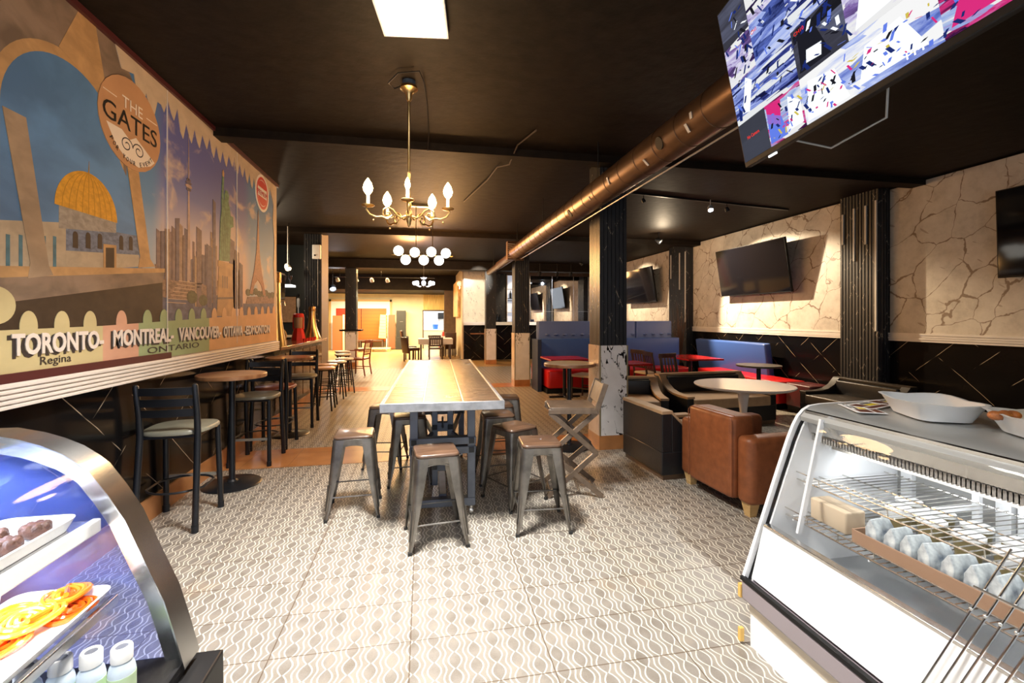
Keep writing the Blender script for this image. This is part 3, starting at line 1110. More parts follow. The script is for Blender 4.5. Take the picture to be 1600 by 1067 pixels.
for wd, y0, z0, w, h, m in (('THE', 3.42, 2.895, 0.22, 0.075, inkw), ('GATES', 3.235, 2.755, 0.58, 0.12, inkb), ('PREMIUM', 5.905, 2.995, 0.33, 0.06, redm),
                            ('ONTARIO', 3.70, 1.245, 0.76, 0.045, M_shd), ('Regina', 2.77, 1.245, 0.21, 0.055, M_shd)):
    text_obj('printed_writing', wd, w, h, 0.001, m, sign, (-1.9428, y0, z0), R_)

ev = 'FOR YOUR EVENT'
for i, ch in enumerate(ev):
    if ch == ' ':
        continue
    a = math.radians(-90 + (i - 6.5) * 7.6)
    cy, cz = 3.53 + 0.283 * math.cos(a), 2.81 + 0.253 * math.sin(a)
    tilt = a + math.pi / 2
    M = Matrix.Rotation(tilt, 3, 'X') @ Matrix.Rotation(math.radians(90), 3, 'Z') @ Matrix.Rotation(math.radians(90), 3, 'X')
    text_obj('printed_writing', ch, 0.022, 0.030, 0.001, inkb, sign, (-1.9428, cy - 0.011 * math.cos(tilt) + 0.012 * math.sin(tilt), cz - 0.011 * math.sin(tilt) - 0.015 * math.cos(tilt)), M.to_euler())

# ================================================================== STOOLS AND HIGH TABLE
M_gun = mat('gunmetal', (0.20, 0.185, 0.165), 0.34, 0.85, var=0.35, bscale=9)
M_seatwood = wood('stool_seat_wood', (0.075, 0.040, 0.024), (0.15, 0.085, 0.052), 0.32, (3, 26, 3), 0.3)
M_rubber = mat('dark_rubber', (0.02, 0.02, 0.02), 0.7)
M_steel = mat('steel', (0.55, 0.54, 0.52), 0.3, 1.0)
M_blue_steel = mat('blue_grey_steel', (0.12, 0.135, 0.17), 0.42, 0.5, var=0.2, bscale=7)
M_bmetal = mat('black_metal', (0.014, 0.016, 0.020), 0.35, 0.3)


def metal_stool(label):
    t = thing('metal_stool', label, 'stool', (0, 0, 0), 0, 'square metal stools round the long table')
    MB().rbox(-0.155, 0.155, -0.155, 0.155, 0.632, 0.66, 0.045).build('seat', M_seatwood, t)
    # thin pressed rim and aprons
    fr = MB()
    for s in (-1, 1):
        fr.box(-0.115, 0.115, s * 0.150 - 0.003, s * 0.150 + 0.003, 0.588, 0.634)
        fr.box(s * 0.150 - 0.003, s * 0.150 + 0.003, -0.115, 0.115, 0.588, 0.634)
    for s in (-1, 1):
        pts = [(-0.12 + 0.24 * i / 8, s * 0.146, 0.585 - 0.0 + 0.022 * math.sin(math.pi * i / 8) - 0.02) for i in range(9)]
        fr.tube(pts, 0.006, 6)
    fr.build('seat_frame', M_gun, t, bevel=0.002)
    for sx in (-1, 1):
        for sy in (-1, 1):
            lg = MB()
            rings = []
            for tt in (0, 0.08, 0.3, 0.6, 0.85, 1.0):
                z = 0.634 * (1 - tt)
                cx = 0.157 + 0.055 * tt
                a = 0.072 * (1 - tt) ** 0.8 + 0.020
                if tt > 0.9:
                    a = 0.018
                r = min(0.034, a * 0.8)
                ring = [(cx - a, cx)]
                for k in range(7):
                    th = math.pi / 2 * (1 - k / 6)
                    ring.append((cx - r + r * math.cos(th), cx - r + r * math.sin(th)))
                ring.append((cx, cx - a))
                q = 0.004
                ring.append((cx - q, cx - a))
                for k in range(7):
                    th = math.pi / 2 * (k / 6)
                    ring.append((cx - r + (r - q) * math.cos(th), cx - r + (r - q) * math.sin(th)))
                ring.append((cx - a, cx - q))
                pr = [(sx * x, sy * y, z) for x, y in ring]
                if sx * sy > 0:
                    pr.reverse()
                rings.append(pr)
            lg.loft(rings)
            c1, c2 = 0.157 + 0.055 * 0.55, 0.157 + 0.055 * 0.86
            for off in (0.020,):
                lg.tube([(sx * (c1 - off), sy * (c1 + 0.0005), 0.634 * 0.45), (sx * (c2 - off * 0.5), sy * (c2 + 0.0005), 0.634 * 0.14)], 0.0055, 6)
                lg.tube([(sx * (c1 + 0.0005), sy * (c1 - off), 0.634 * 0.45), (sx * (c2 + 0.0005), sy * (c2 - off * 0.5), 0.634 * 0.14)], 0.0055, 6)
            L = lg.build('leg', M_gun, t)
            MB().box(sx * 0.212 - 0.013 - sx * 0.01, sx * 0.212 + 0.013 - sx * 0.01, sy * 0.212 - 0.013 - sy * 0.01, sy * 0.212 + 0.013 - sy * 0.01, 0, 0.022).build('foot_cap', M_rubber, L)
    c = 0.157 + 0.055 * 0.70 - 0.012
    for p, q in (((-c, -c), (c, -c)), ((c, -c), (c, c)), ((c, c), (-c, c)), ((-c, c), (-c, -c))):
        MB().tube([(p[0], p[1], 0.185), (q[0], q[1], 0.185)], 0.006, 8).build('foot_rail', M_gun, t)
    return t


STOOLS = [
    (0.08, 3.15, 6, 'gunmetal stool with brown wood seat, standing alone before the near end of the long table'),
    (-0.53, 3.73, 3, 'gunmetal stool with brown seat out on the open floor, toward the pub tables'),
    (0.83, 3.23, -4, 'gunmetal wood-topped stool in front of the corner-turned stool, beside the scissor-legged chair'),
    (0.74, 3.72, 28, 'gunmetal wood-topped stool turned corner-on beside the long table'),
    (0.68, 4.23, 2, 'gunmetal stool squared up behind the corner-turned stool under the table edge'),
    (0.76, 4.68, 0, 'dark metal stool half hidden under the table top between two others on the column side'),
    (0.92, 5.12, -5, 'gunmetal stool at the far end of the row on the column side'),
    (-0.13, 4.34, 4, 'gunmetal stool with pale streaky seat tucked under the long table'),
    (-0.38, 4.85, -8, 'gunmetal stool with orange-lit seat beyond the streaky-seated one, by the orange floor band'),
]
st0 = metal_stool(STOOLS[0][3])
st0.scale = (0.925, 0.925, 0.925)
st0.location = (STOOLS[0][0], STOOLS[0][1], 0)
st0.rotation_euler.z = math.radians(STOOLS[0][2])
for x, y, rz, lb in STOOLS[1:]:
    s_ = dup(st0, (x, y, 0), rz, lb)

t = thing('long_high_table', 'long counter-height table of three dark boards in a steel rim on a steel frame', 'table', (0.135, 3.2, 0), -1.6)
M_tw = table_wood()
for k, (a, b_) in enumerate(((-0.405, -0.143), (-0.133, 0.133), (0.143, 0.405))):
    MB().box(a, b_, 0.02, 3.28, 0.865, 0.912).build('table_board', M_tw, t, bevel=0.003)
rim = MB()
rim.box(-0.43, 0.43, -0.012, 0.012, 0.855, 0.915).box(-0.43, 0.43, 3.29, 3.31, 0.855, 0.915).box(-0.43, -0.41, 0, 3.3, 0.855, 0.915).box(0.41, 0.43, 0, 3.3, 0.855, 0.915)
rim.build('steel_rim', mat('galvanised_steel', (0.42, 0.43, 0.46), 0.38, 0.7, var=0.25, bscale=14), t, bevel=0.003)
MB().box(-0.143, -0.133, 0.012, 3.29, 0.90, 0.9135).box(0.133, 0.143, 0.012, 3.29, 0.90, 0.9135).box(-0.41, -0.402, 0.012, 3.29, 0.90, 0.9135).box(0.402, 0.41, 0.012, 3.29, 0.90, 0.9135).build('inlay_strip', mat('inlay', (0.62, 0.55, 0.42), 0.35, 0.5), t)
for y in (0.30, 1.75):
    for sx in (-1, 1):
        lg = MB().box(sx * 0.215 - 0.03, sx * 0.215 + 0.03, y - 0.03, y + 0.03, 0.07, 0.855)
        lg.build('leg', M_blue_steel, t, bevel=0.004)
        MB().lathe([(0.018, 0.028), (0.018, 0.07)], (sx * 0.215, y, 0), 12).lathe([(0.025, -0.014), (0.028, 0), (0.025, 0.014)], (sx * 0.215, y, 0.028), 16, 0, 'x').build('caster', M_steel, t)
    MB().box(-0.245, 0.245, y - 0.034, y + 0.034, 0.075, 0.135).build('foot_beam', M_blue_steel, t, bevel=0.004)
    for z in (0.50, 0.57):
        MB().box(-0.25, 0.25, y - 0.037, y + 0.037, z - 0.027, z + 0.027).build('cross_beam', M_blue_steel, t, bevel=0.004)
        for sx in (-1, 1):
            MB().box(sx * 0.215 - 0.02, sx * 0.215 + 0.02, y - 0.046, y - 0.036, z - 0.02, z + 0.02).build('bolt_plate', M_bmetal, t, bevel=0.002)
MB().box(-0.03, 0.03, 0.33, 1.72, 0.10, 0.15).build('spine_beam', M_blue_steel, t, bevel=0.004)
tw = MB()
for s in (-1, 1):
    tw.box(s * 0.062 - 0.024, s * 0.062 + 0.024, 0.52, 0.58, 0.15, 0.84)
for z in (0.30, 0.46, 0.62, 0.78):
    tw.box(-0.062, 0.062, 0.52, 0.58, z - 0.036, z + 0.036)
tw.build('ladder_post', M_blue_steel, t, bevel=0.004)
blt = MB()
for z in (0.30, 0.46, 0.62, 0.78):
    for s in (-1, 1):
        blt.box(s * 0.062 - 0.02, s * 0.062 + 0.02, 0.505, 0.52, z - 0.02, z + 0.02)
blt.build('square_bolt', M_bmetal, t, bevel=0.003)
br = MB()
br.box(-0.22, 0.22, 0.62, 0.68, 0.80, 0.855).box(-0.06, 0.06, 0.3, 1.7, 0.81, 0.855)
for s in (-1, 1):
    br.bar((s * 0.08, 0.60, 0.55), (s * 0.20, 1.72, 0.48), 0.03, 0.03)
    br.bar((s * 0.08, 0.60, 0.70), (s * 0.22, 1.72, 0.82), 0.02, 0.02)
    br.bar((s * 0.08, 0.50, 0.58), (s * 0.20, 0.33, 0.50), 0.022, 0.022)
br.build('brace', M_blue_steel, t)
MB().tube([(0, 0.52, 0.70), (0, 0.47, 0.70), (0, 0.47, 0.64), (0, 0.42, 0.64)], 0.008, 8).build('crank_handle', M_bmetal, t)

# ================================================================== BAR CHAIRS, BAR STOOLS, PUB TABLES
M_vinyl = mat('olive_grey_vinyl', (0.20, 0.19, 0.14), 0.38, var=0.12, bscale=12)
M_redwood = wood('red_brown_wood', (0.20, 0.045, 0.02), (0.38, 0.10, 0.045), 0.3, (3, 18, 3), 0.3)
M_topwood = wood('pub_table_wood', (0.26, 0.105, 0.045), (0.46, 0.23, 0.10), 0.3, (3, 18, 3), 0.4)


def bar_chair(label, seatm=None, name='ladder_back_bar_chair'):
    """faces +y; back at -y"""
    t = thing(name, label, 'bar chair', (0, 0, 0), 0, 'black ladder-back bar chairs at the round pub tables')
    seat = MB()
    prof = []
    rings = []
    for z, ins in ((0.672, 0.01), (0.678, 0.0), (0.692, 0.0), (0.703, 0.008), (0.708, 0.03)):
        ring = []
        n = 32
        for j in range(n):
            a = 2 * math.pi * j / n
            ca, sa = math.cos(a), math.sin(a)
            p = 3.2
            rx, ry = 0.215 - ins, 0.22 - ins
            r = (abs(ca) ** p + abs(sa) ** p) ** (-1 / p)
            x = rx * r * ca * (1.0 + 0.05 * r * sa)
            ring.append((x, ry * r * sa + 0.01, z))
        rings.append(ring)
    seat.loft(rings)
    seat.build('seat', seatm or M_vinyl, t)
    f = MB()
    f.tube([(-0.18, -0.17, 0.66), (0.18, -0.17, 0.66), (0.18, 0.18, 0.66), (-0.18, 0.18, 0.66)], 0.011, 8, 0, True)
    f.build('seat_frame', M_bmetal, t)
    for s in (-1, 1):
        MB().tube([(s * 0.185, -0.235, 0.03), (s * 0.182, -0.205, 0.35), (s * 0.178, -0.175, 0.66), (s * 0.178, -0.185, 0.82), (s * 0.180, -0.225, 1.03), (s * 0.180, -0.228, 1.04)], [0.021, 0.021, 0.022, 0.021, 0.018, 0.011], 10).lathe([(0.023, 0), (0.024, 0.05)], (s * 0.185, -0.237, 0), 12).build('back_leg', M_bmetal, t)
        MB().tube([(s * 0.190, 0.205, 0.03), (s * 0.178, 0.175, 0.66)], 0.020, 10).lathe([(0.023, 0), (0.024, 0.05)], (s * 0.190, 0.207, 0), 12).build('front_leg', M_bmetal, t)
    for z, y in ((0.99, -0.218), (0.91, -0.203), (0.835, -0.19)):
        pts0 = []
        sl = MB()
        rings = []
        for i in range(9):
            x = -0.175 + 0.35 * i / 8
            yy = y - 0.022 * math.sin(math.pi * i / 8)
            rings.append([(x, yy - 0.005, z - 0.027), (x, yy + 0.005, z - 0.027), (x, yy + 0.005 - 0.004, z + 0.027), (x, yy - 0.009, z + 0.027)])
        sl.loft(rings)
        sl.build('back_slat', M_bmetal, t)
    rg = MB()
    pts = [(0.178 * math.cos(a), 0.20 * math.sin(a), 0.27) for a in [math.pi * 2 * i / 28 for i in range(28)]]
    pts = [(max(-0.186, min(0.186, x * 1.15)), y * 1.0, z) for x, y, z in pts]
    rg.tube(pts, 0.008, 6, 0, True)
    rg.build('foot_ring', M_bmetal, t)
    MB().box(-0.18, 0.18, 0.192, 0.208, 0.262, 0.285).build('kick_bar', mat('worn_bar', (0.42, 0.40, 0.34), 0.4, 0.6), t)
    return t


c0 = bar_chair('black ladder-back bar chair with olive seat, its back to the entrance')
c0.location = (-1.765, 3.78, 0)
c0.rotation_euler.z = math.radians(2)
dup(c0, (-1.72, 5.21, 0), 178, 'black ladder-back bar chair with olive seat across the first pub table, facing the entrance')
dup(c0, (-1.70, 6.85, 0), 182, 'ladder-back bar chair with shiny pale-lit seat on the far side of the second pub table')
c3 = bar_chair('black bar chair with red-brown wooden seat between the two pub tables', M_redwood)
c3.location = (-1.73, 5.82, 0)


def pub_table(label, loc, top_r=0.34, h=1.0, mtop=None, edge=None, group=None, name='round_pub_table'):
    t = thing(name, label, 'table', loc, 0, group)
    MB().lathe([(top_r - 0.004, h - 0.036), (top_r, h - 0.03), (top_r, h - 0.004), (top_r - 0.004, h)], n=48).build('table_top', mtop or M_topwood, t)
    if edge:
        MB().lathe([(top_r + 0.001, h - 0.037), (top_r + 0.004, h - 0.03), (top_r + 0.004, h - 0.006), (top_r + 0.001, h - 0.002)], n=48).build('table_edge', edge, t)
    b = MB()
    b.lathe([(0.032, 0.03), (0.026, 0.05), (0.026, h - 0.05), (0.05, h - 0.04), (0.11, h - 0.036)], n=20)
    b.build('column', M_bmetal, t)
    MB().lathe([(0.235, 0), (0.24, 0.008), (0.225, 0.018), (0.05, 0.034), (0.035, 0.05)], n=40).build('base', M_bmetal, t)
    return t


pub_table('round wooden pub table between the two nearest bar chairs', (-1.70, 4.52, 0), 0.28, 1.0)
pub_table('round wooden pub table farther along the dark wall, beside the red-seated chair', (-1.70, 6.32, 0), 0.28, 1.0)
pub_table('tall round table with white top standing alone before the first column', (1.665, 5.08, 0), 0.29, 0.98, mat('white_laminate', (0.80, 0.72, 0.58), 0.3), M_topwood)


def bar_stool(label, mseat, r=0.175, h=0.70):
    t = thing('round_bar_stool', label, 'bar stool', (0, 0, 0), 0, 'round bar stools along the counter')
    MB().lathe([(r - 0.012, h - 0.035), (r, h - 0.028), (r, h - 0.008), (r - 0.01, h), (0.01, h - 0.004)], n=28).build('seat', mseat, t)
    MB().ring((0, 0, h - 0.045), r - 0.03, 0.010, 24, 6).build('seat_ring', M_bmetal, t)
    for k in range(4):
        a = math.pi / 4 + k * math.pi / 2
        MB().tube([(0.125 * math.cos(a), 0.125 * math.sin(a), h - 0.04), (0.205 * math.cos(a), 0.205 * math.sin(a), 0.0)], 0.013, 8).build('leg', M_bmetal, t)
    MB().ring((0, 0, 0.24), 0.178, 0.008, 24, 6).build('foot_ring', M_bmetal, t)
    MB().ring((0, 0, 0.42), 0.156, 0.007, 24, 6).build('brace_ring', M_bmetal, t)
    return t


M_litwood = wood('honey_wood', (0.50, 0.24, 0.08), (0.70, 0.40, 0.16), 0.28, (3, 16, 3), 0.4)
b0 = bar_stool('round wooden-topped bar stool, first of the row along the counter from the pub tables', M_litwood)
b0.location = (-1.60, 7.90, 0)
dup(b0, (-1.66, 8.42, 0), 20, 'round wooden-topped bar stool, second of the row along the counter')
b1 = bar_stool('pale-seated round bar stool, third along the counter', mat('pale_seat', (0.72, 0.66, 0.58), 0.3))
b1.location = (-1.60, 9.0, 0)
dup(b1, (-1.56, 9.62, 0), 30, 'pale-seated round bar stool, fourth along the counter')
dup(b1, (-1.78, 10.75, 0), 30, 'pale-seated round bar stool beyond the thick bar column')
dup(b1, (-1.95, 11.7, 0), 10, 'last pale round seat before the wooden armchair')


def slat_chair(label, mframe, mseat, arms=False, w=0.44, h=0.88, sh=0.45, group=None, name='slat_back_chair', slats=5):
    """dining chair facing +y"""
    t = thing(name, label, 'chair', (0, 0, 0), 0, group)
    MB().rbox(-w / 2, w / 2, -0.21, 0.22, sh - 0.045, sh, 0.03).build('seat', mseat, t)
    for s in (-1, 1):
        x = s * (w / 2 - 0.025)
        MB().tube([(x, -0.25, 0), (x, -0.20, 0.3), (x, -0.20, sh), (x, -0.24, h * 0.8), (x, -0.275, h)], [0.018, 0.02, 0.021, 0.019, 0.016], 8).build('back_leg', mframe, t)
        MB().tube([(x, 0.19, 0), (x, 0.185, sh - 0.03)] + ([(x, 0.18, sh + 0.2)] if arms else []), 0.019, 8).build('front_leg', mframe, t)
        MB().bar((x, -0.2, 0.2), (x, 0.185, 0.2), 0.02, 0.02).build('side_rail', mframe, t)
        if arms:
            MB().bar((x, -0.22, sh + 0.215), (x, 0.22, sh + 0.205), 0.045, 0.025).build('armrest', mframe, t, bevel=0.006)
    MB().bar((-w / 2, -0.268, h - 0.035), (w / 2, -0.268, h - 0.035), 0.025, 0.08).build('top_rail', mframe, t, bevel=0.008)
    MB().bar((-w / 2 + 0.02, -0.215, sh + 0.10), (w / 2 - 0.02, -0.215, sh + 0.10), 0.02, 0.03).build('lower_rail', mframe, t)
    for k in range(slats):
        x = -w / 2 + 0.06 + (w - 0.12) * k / (slats - 1)
        MB().bar((x, -0.218, sh + 0.1), (x, -0.264, h - 0.06), 0.03, 0.012, 0, (0, 1, 0)).build('back_slat', mframe, t)
    return t


M_cherry = wood('cherry_wood', (0.16, 0.03, 0.012), (0.30, 0.07, 0.025), 0.3, (10, 10, 2), 0.3)
M_darkwood = wood('dark_wood', (0.025, 0.016, 0.012), (0.07, 0.04, 0.028), 0.35, (10, 10, 2), 0.3)
ac = slat_chair('red-brown wooden armchair with slatted back standing alone on the open floor past the bar', M_cherry, M_cherry, True, 0.5, 0.92, name='wooden_armchair')
ac.location = (-1.68, 12.6, 0)
ac.rotation_euler.z = math.radians(75)

# ================================================================== BAR
t = thing('bar_counter', 'long dark panelled bar counter with glossy wooden top', 'bar counter', (0, 0, 0))
MB().box(-2.52, -1.92, 6.74, 9.75, 1.055, 1.10).build('counter_top', wood('bar_top_wood', (0.14, 0.06, 0.03), (0.30, 0.14, 0.07), 0.16, (8, 1, 8), 0.8), t, bevel=0.006)
b = MB().box(-2.45, -2.02, 6.76, 9.73, 0.0, 1.055)
b.build('front_panel', M_bmy, t)
MB().box(-2.02, -2.0, 6.76, 9.73, 0.0, 0.15).build('kick_tile', M_base, t)
b = MB()
for k in range(6):
    b.box(-2.02, -2.005, 6.78 + k * 0.49, 7.22 + k * 0.49, 0.22, 0.98)
b.build('panel_moulding', wood('bar_panel_wood', (0.03, 0.016, 0.01), (0.10, 0.05, 0.03), 0.2, (2, 2, 10), 0.5), t)
t = thing('back_bar_cabinet', 'low dark cabinet with pale top against the wall behind the bar', 'cabinet', (0, 0, 0))
MB().box(-4.6, -2.6, 11.5, 11.98, 0.0, 1.05).build('body', M_black, t)
MB().box(-4.62, -2.58, 11.47, 11.99, 1.05, 1.09).build('counter_top', M_white, t)
for k in range(4):
    MB().box(-4.55 + k * 0.48, -4.11 + k * 0.48, 11.48, 11.5, 0.1, 1.0).build('door', M_darkwood, t, bevel=0.004)
t = thing('wall_board', 'grey-brown rectangular board on the dark wall behind the bar', 'board', (0, 0, 0))
MB().box(-3.55, -3.08, 11.97, 12.0, 1.4, 2.02).build('board_panel', mat('taupe_board', (0.26, 0.20, 0.17), 0.6, var=0.2, bscale=20), t)
MB().box(-3.57, -3.06, 11.975, 12.0, 1.38, 2.04).build('board_frame', M_black, t)


def beer_tower(label, loc, h, r0, r1):
    t = thing('brass_beer_tower', label, 'beer tower', loc)
    pr = [(r1, 0), (r1 * 0.98, 0.02)]
    for i in range(1, 12):
        k = i / 11
        pr.append((r0 + (r1 - r0) * (1 - k) ** 2.4, 0.02 + (h * 0.86 - 0.02) * k))
    pr += [(r0, h * 0.86)]
    MB().lathe(pr, n=28).build('flared_body', M_gold, t)
    MB().lathe([(r0 + 0.008, h * 0.86), (r0 + 0.01, h * 0.88), (r0 + 0.008, h * 0.97), (r0 + 0.004, h)], n=24).build('patterned_collar', mat('bronze_collar', (0.42, 0.22, 0.08), 0.35, 0.9, var=0.5, bscale=45), t)
    MB().tube([(r0, 0, h * 0.6), (r0 + 0.05, 0, h * 0.6), (r0 + 0.06, 0, h * 0.55)], 0.009, 8).build('tap', M_steel, t)
    return t


beer_tower('flared brass beer tower on the far end of the bar, beside the column', (-2.10, 9.3, 1.10), 0.62, 0.055, 0.165)
beer_tower('tall slim brass beer tower on the bar just past the wall picture', (-2.06, 7.0, 1.10), 1.05, 0.055, 0.13)
t = thing('drink_dispenser', 'red and clear drink dispenser on the bar counter', 'dispenser', (-2.22, 8.8, 1.10))
M_redp = mat('red_plastic', (0.62, 0.03, 0.015), 0.28)
MB().lathe([(0.12, 0), (0.12, 0.04), (0.085, 0.19), (0.075, 0.22)], n=8).build('base', M_redp, t)
MB().lathe([(0.07, 0.22), (0.075, 0.25), (0.08, 0.41), (0.07, 0.42)], n=24).build('tank', mat('amber_tank', (0.42, 0.25, 0.14), 0.12, spec=0.8), t)
MB().lathe([(0.088, 0.415), (0.09, 0.43), (0.09, 0.465), (0.07, 0.485)], n=24).build('lid', M_redp, t)
for s in (-1, 1):
    MB().box(-0.012 + s * 0.082, 0.012 + s * 0.082, -0.015, 0.015, 0.2, 0.43).build('side_strut', M_redp, t)
cup0 = None
for k in range(9):
    lbl = 'small red cup standing in a row on the bar before the drink dispenser'
    if cup0 is None:
        cup0 = MB().lathe([(0.017, 0), (0.023, 0.055), (0.020, 0.055), (0.015, 0.006)], n=14).build('red_cup', M_redp, None, (-1.98, 8.2, 1.10))
        tag(cup0, lbl, 'cup', 'red cups in a row on the bar')
    else:
        o = cup0.copy()
        COL.objects.link(o)
        o.location = (-1.98 + 0.01 * (k % 2), 8.2 + 0.10 * k, 1.10)
t = thing('round_backed_stool', 'tan stool with tall rounded back behind the bar counter', 'bar stool', (-2.75, 9.0, 0))
MB().rbox(-0.2, 0.2, -0.2, 0.2, 0.74, 0.80, 0.06).build('seat', mat('tan_leather', (0.52, 0.33, 0.15), 0.45, var=0.15), t)
b = MB()
b.X = Matrix.Rotation(math.radians(-12), 4, 'X')
b.lathe([(0.02, -0.02), (0.15, -0.018), (0.165, 0), (0.15, 0.018), (0.02, 0.02)], (0, 0.18, 1.22), 28, 0, 'y')
b.build('back_pad', mat('tan_leather'), t)
for s in (-1, 1):
    MB().tube([(s * 0.05, 0.17, 0.78), (s * 0.05, 0.36, 1.15)], 0.012, 8).build('back_strut', M_bmetal, t)
for sx in (-1, 1):
    for sy in (-1, 1):
        MB().tube([(sx * 0.16, sy * 0.16, 0.75), (sx * 0.2, sy * 0.2, 0)], 0.014, 8).build('leg', M_bmetal, t)
t = thing('hanging_glass_rack', 'lit white rack hung on wires above the bar', 'rack', (0, 0, 0))
MB().box(-2.95, -2.42, 9.1, 9.4, 2.09, 2.13).build('rack_board', emis('lit_white', (1.0, 0.97, 0.92), 1.2), t)
for x in (-2.85, -2.5):
    MB().tube([(x, 9.25, 2.13), (x, 9.25, 3.3)], 0.006, 6).build('hanger_wire', M_black, t)
for k in range(5):
    MB().lathe([(0.03, 0), (0.008, 0.01), (0.008, 0.07), (0.035, 0.11), (0.04, 0.17)], (-2.88 + k * 0.1, 9.25, 2.131), 12).build('glass', mat('smoked_glass', (0.05, 0.04, 0.04), 0.1), t)
t = thing('bar_television', 'black television seen edge-on hanging above the bar', 'television', (0, 0, 0))
MB().box(-2.42, -2.36, 7.7, 8.5, 1.82, 2.27).build('casing', M_black, t, bevel=0.006)
MB().box(-2.362, -2.355, 7.73, 8.47, 1.85, 2.24).build('screen', mat('dark_screen', (0.006, 0.006, 0.008), 0.08), t)
MB().tube([(-2.40, 8.1, 2.27), (-2.40, 8.1, 3.3)], 0.015, 8).build('ceiling_pole', M_black, t)
t = thing('pull_pole', 'thin white pole with a black head standing behind the bar', 'pole', (-2.60, 10.3, 0))
MB().tube([(0, 0, 0.0), (0, 0, 1.85)], 0.012, 8).lathe([(0.02, 1.72), (0.03, 1.76), (0.03, 1.9), (0.02, 1.92)], n=12).lathe([(0.16, 0), (0.16, 0.02), (0.02, 0.03)], n=20).build('pole_stem', mat('greyish_white', (0.6, 0.6, 0.6), 0.4), t)
MB().sphere((0, 0, 1.98), 0.035).build('pole_head', M_black, t)
t = thing('wall_sensor', 'white rounded sensor box with a cable high on the thick bar column', 'sensor', (0, 0, 0))
MB().rbox(-2.20, -2.03, 9.71, 9.785, 2.69, 2.98, 0.03).build('housing', M_white, t)
MB().sphere((-2.14, 9.70, 2.76), 0.018, 10).build('lens', M_black, t)
MB().tube([(-2.10, 9.77, 2.69), (-2.10, 9.77, 1.75)], 0.006, 6).build('cable', mat('grey_cable', (0.3, 0.3, 0.3), 0.5), t)


def spot_head(label, loc, col, top=3.3,  on=True, size=0.05, tilt=(0.5, 0.0), group=None, power=0, lcol=WARM2, angle=60, target=None, mbody=None):
    t = thing('spotlight', label, 'spotlight', loc, 0, group)
    d = Vector(target) - Vector(loc) if target else Vector((tilt[0], tilt[1], -1))
    d.normalize()
    q = Vector((0, 0, 1)).rotation_difference(d)
    b = MB()
    b.X = q.to_matrix().to_4x4()
    b.lathe([(size * 0.55, -size * 1.1), (size * 0.9, -size * 0.4), (size, size * 0.9), (size * 0.85, size * 0.9), (size * 0.7, 0)], n=20)
    b.build('lamp_head', mbody or M_bmetal, t)
    e = MB()
    e.X = q.to_matrix().to_4x4()
    e.lathe([(0.001, size * 0.5), (size * 0.8, size * 0.5), (size * 0.8, size * 0.55), (0.001, size * 0.85)], n=20)
    e.build('bulb', emis('bulb_' + col, {'cool': (0.75, 0.85, 1.0), 'warm': (1.0, 0.82, 0.5), 'dead': (0.9, 0.9, 0.9)}[col], {'cool': 12, 'warm': 12, 'dead': 0.5}[col]), t)
    MB().tube([(0, 0, -size * 0.3), (0, 0, top - loc[2])], 0.006, 6).build('stem', mbody or M_bmetal, t)
    if power:
        spot('spot_lamp', Vector(loc) + d * (size * 1.3), target, power, lcol, angle, 0.35)
    return t


def ceiling_rail(name_lbl, p0, p1, drop=0.0):
    o = MB().bar(p0, p1, 0.03, 0.025).build('lighting_track', M_bmetal)
    return tag(o, name_lbl, 'lighting track')


G = 'track spotlights over the seating'
ceiling_rail('long thin black lighting track on the ceiling over the round white table', (2.9, 6.05, 3.285), (5.9, 6.5, 3.285))
M_silver = mat('silver_white', (0.7, 0.7, 0.72), 0.35, 0.3)
spot_head('white cylindrical spotlight shining cold white on the ceiling track', (4.28, 6.22, 3.17), 'cool', size=0.045, target=(3.7, 4.7, 0.7), power=110, lcol=NEUT, angle=60, group=G, mbody=M_silver)
spot_head('dark unlit spotlight on the ceiling track beside the white one', (4.62, 6.30, 3.19), 'dead', size=0.035, group=G)
spot_head('small dark unlit spotlight near the duct end of the track', (3.12, 6.10, 3.2), 'dead', size=0.03, group=G)
spot_head('glaring warm spotlight aimed at the papered wall by the big television', (4.82, 8.75, 3.12), 'warm', size=0.06, target=(6.36, 7.35, 1.45), power=800, lcol=WARM2, angle=78, group=G)
point('glaring_spot_spill', (4.82, 8.60, 2.95), 34, WARM2, 0.06)
spot_head('warm spotlight over the far blue booth corner', (4.6, 12.9, 3.12), 'warm', size=0.05, target=(6.36, 12.3, 1.9), power=400, lcol=WARM2, angle=70, group=G)
for k, (x, lit, lb) in enumerate(((3.72, 'warm', 'lit spotlight in front of the mirror next to the second column'), (4.3, 'dead', 'dim spotlight, middle of three before the mirror'), (4.78, 'cool', 'brightest spotlight of the three before the mirror'))):
    spot_head(lb, (x, 14.4, 2.95), lit, size=0.06, target=(x, 16.3, 1.8), power=0 if lit == 'dead' else 130, lcol=WARM2 if lit == 'warm' else COOL, angle=70, group='spotlights before the mirror')
trk = ceiling_rail('black lighting track hung under the hall ceiling on thin rods', (-3.1, 16.9, 2.96), (0.4, 16.9, 2.96))
for x in (-2.9, -1.5, 0.2):
    MB().tube([(x, 16.9, 2.96), (x, 16.9, 3.3)], 0.008, 6).build('hanger_rod', M_bmetal, trk)
for k, (x, lb) in enumerate(((-2.98, 'single white track spotlight between the two bar-side columns'), (-2.35, 'white track spotlight just past the slim column'), (-1.82, 'white track spotlight, middle one of the hall track'), (-1.28, 'white track spotlight at the open end of the hall track'))):
    spot_head(lb, (x, 16.9, 2.86), 'dead', 2.97, size=0.07, tilt=(0.2, 0.8), group='white spotlights on the hall track', mbody=M_white)
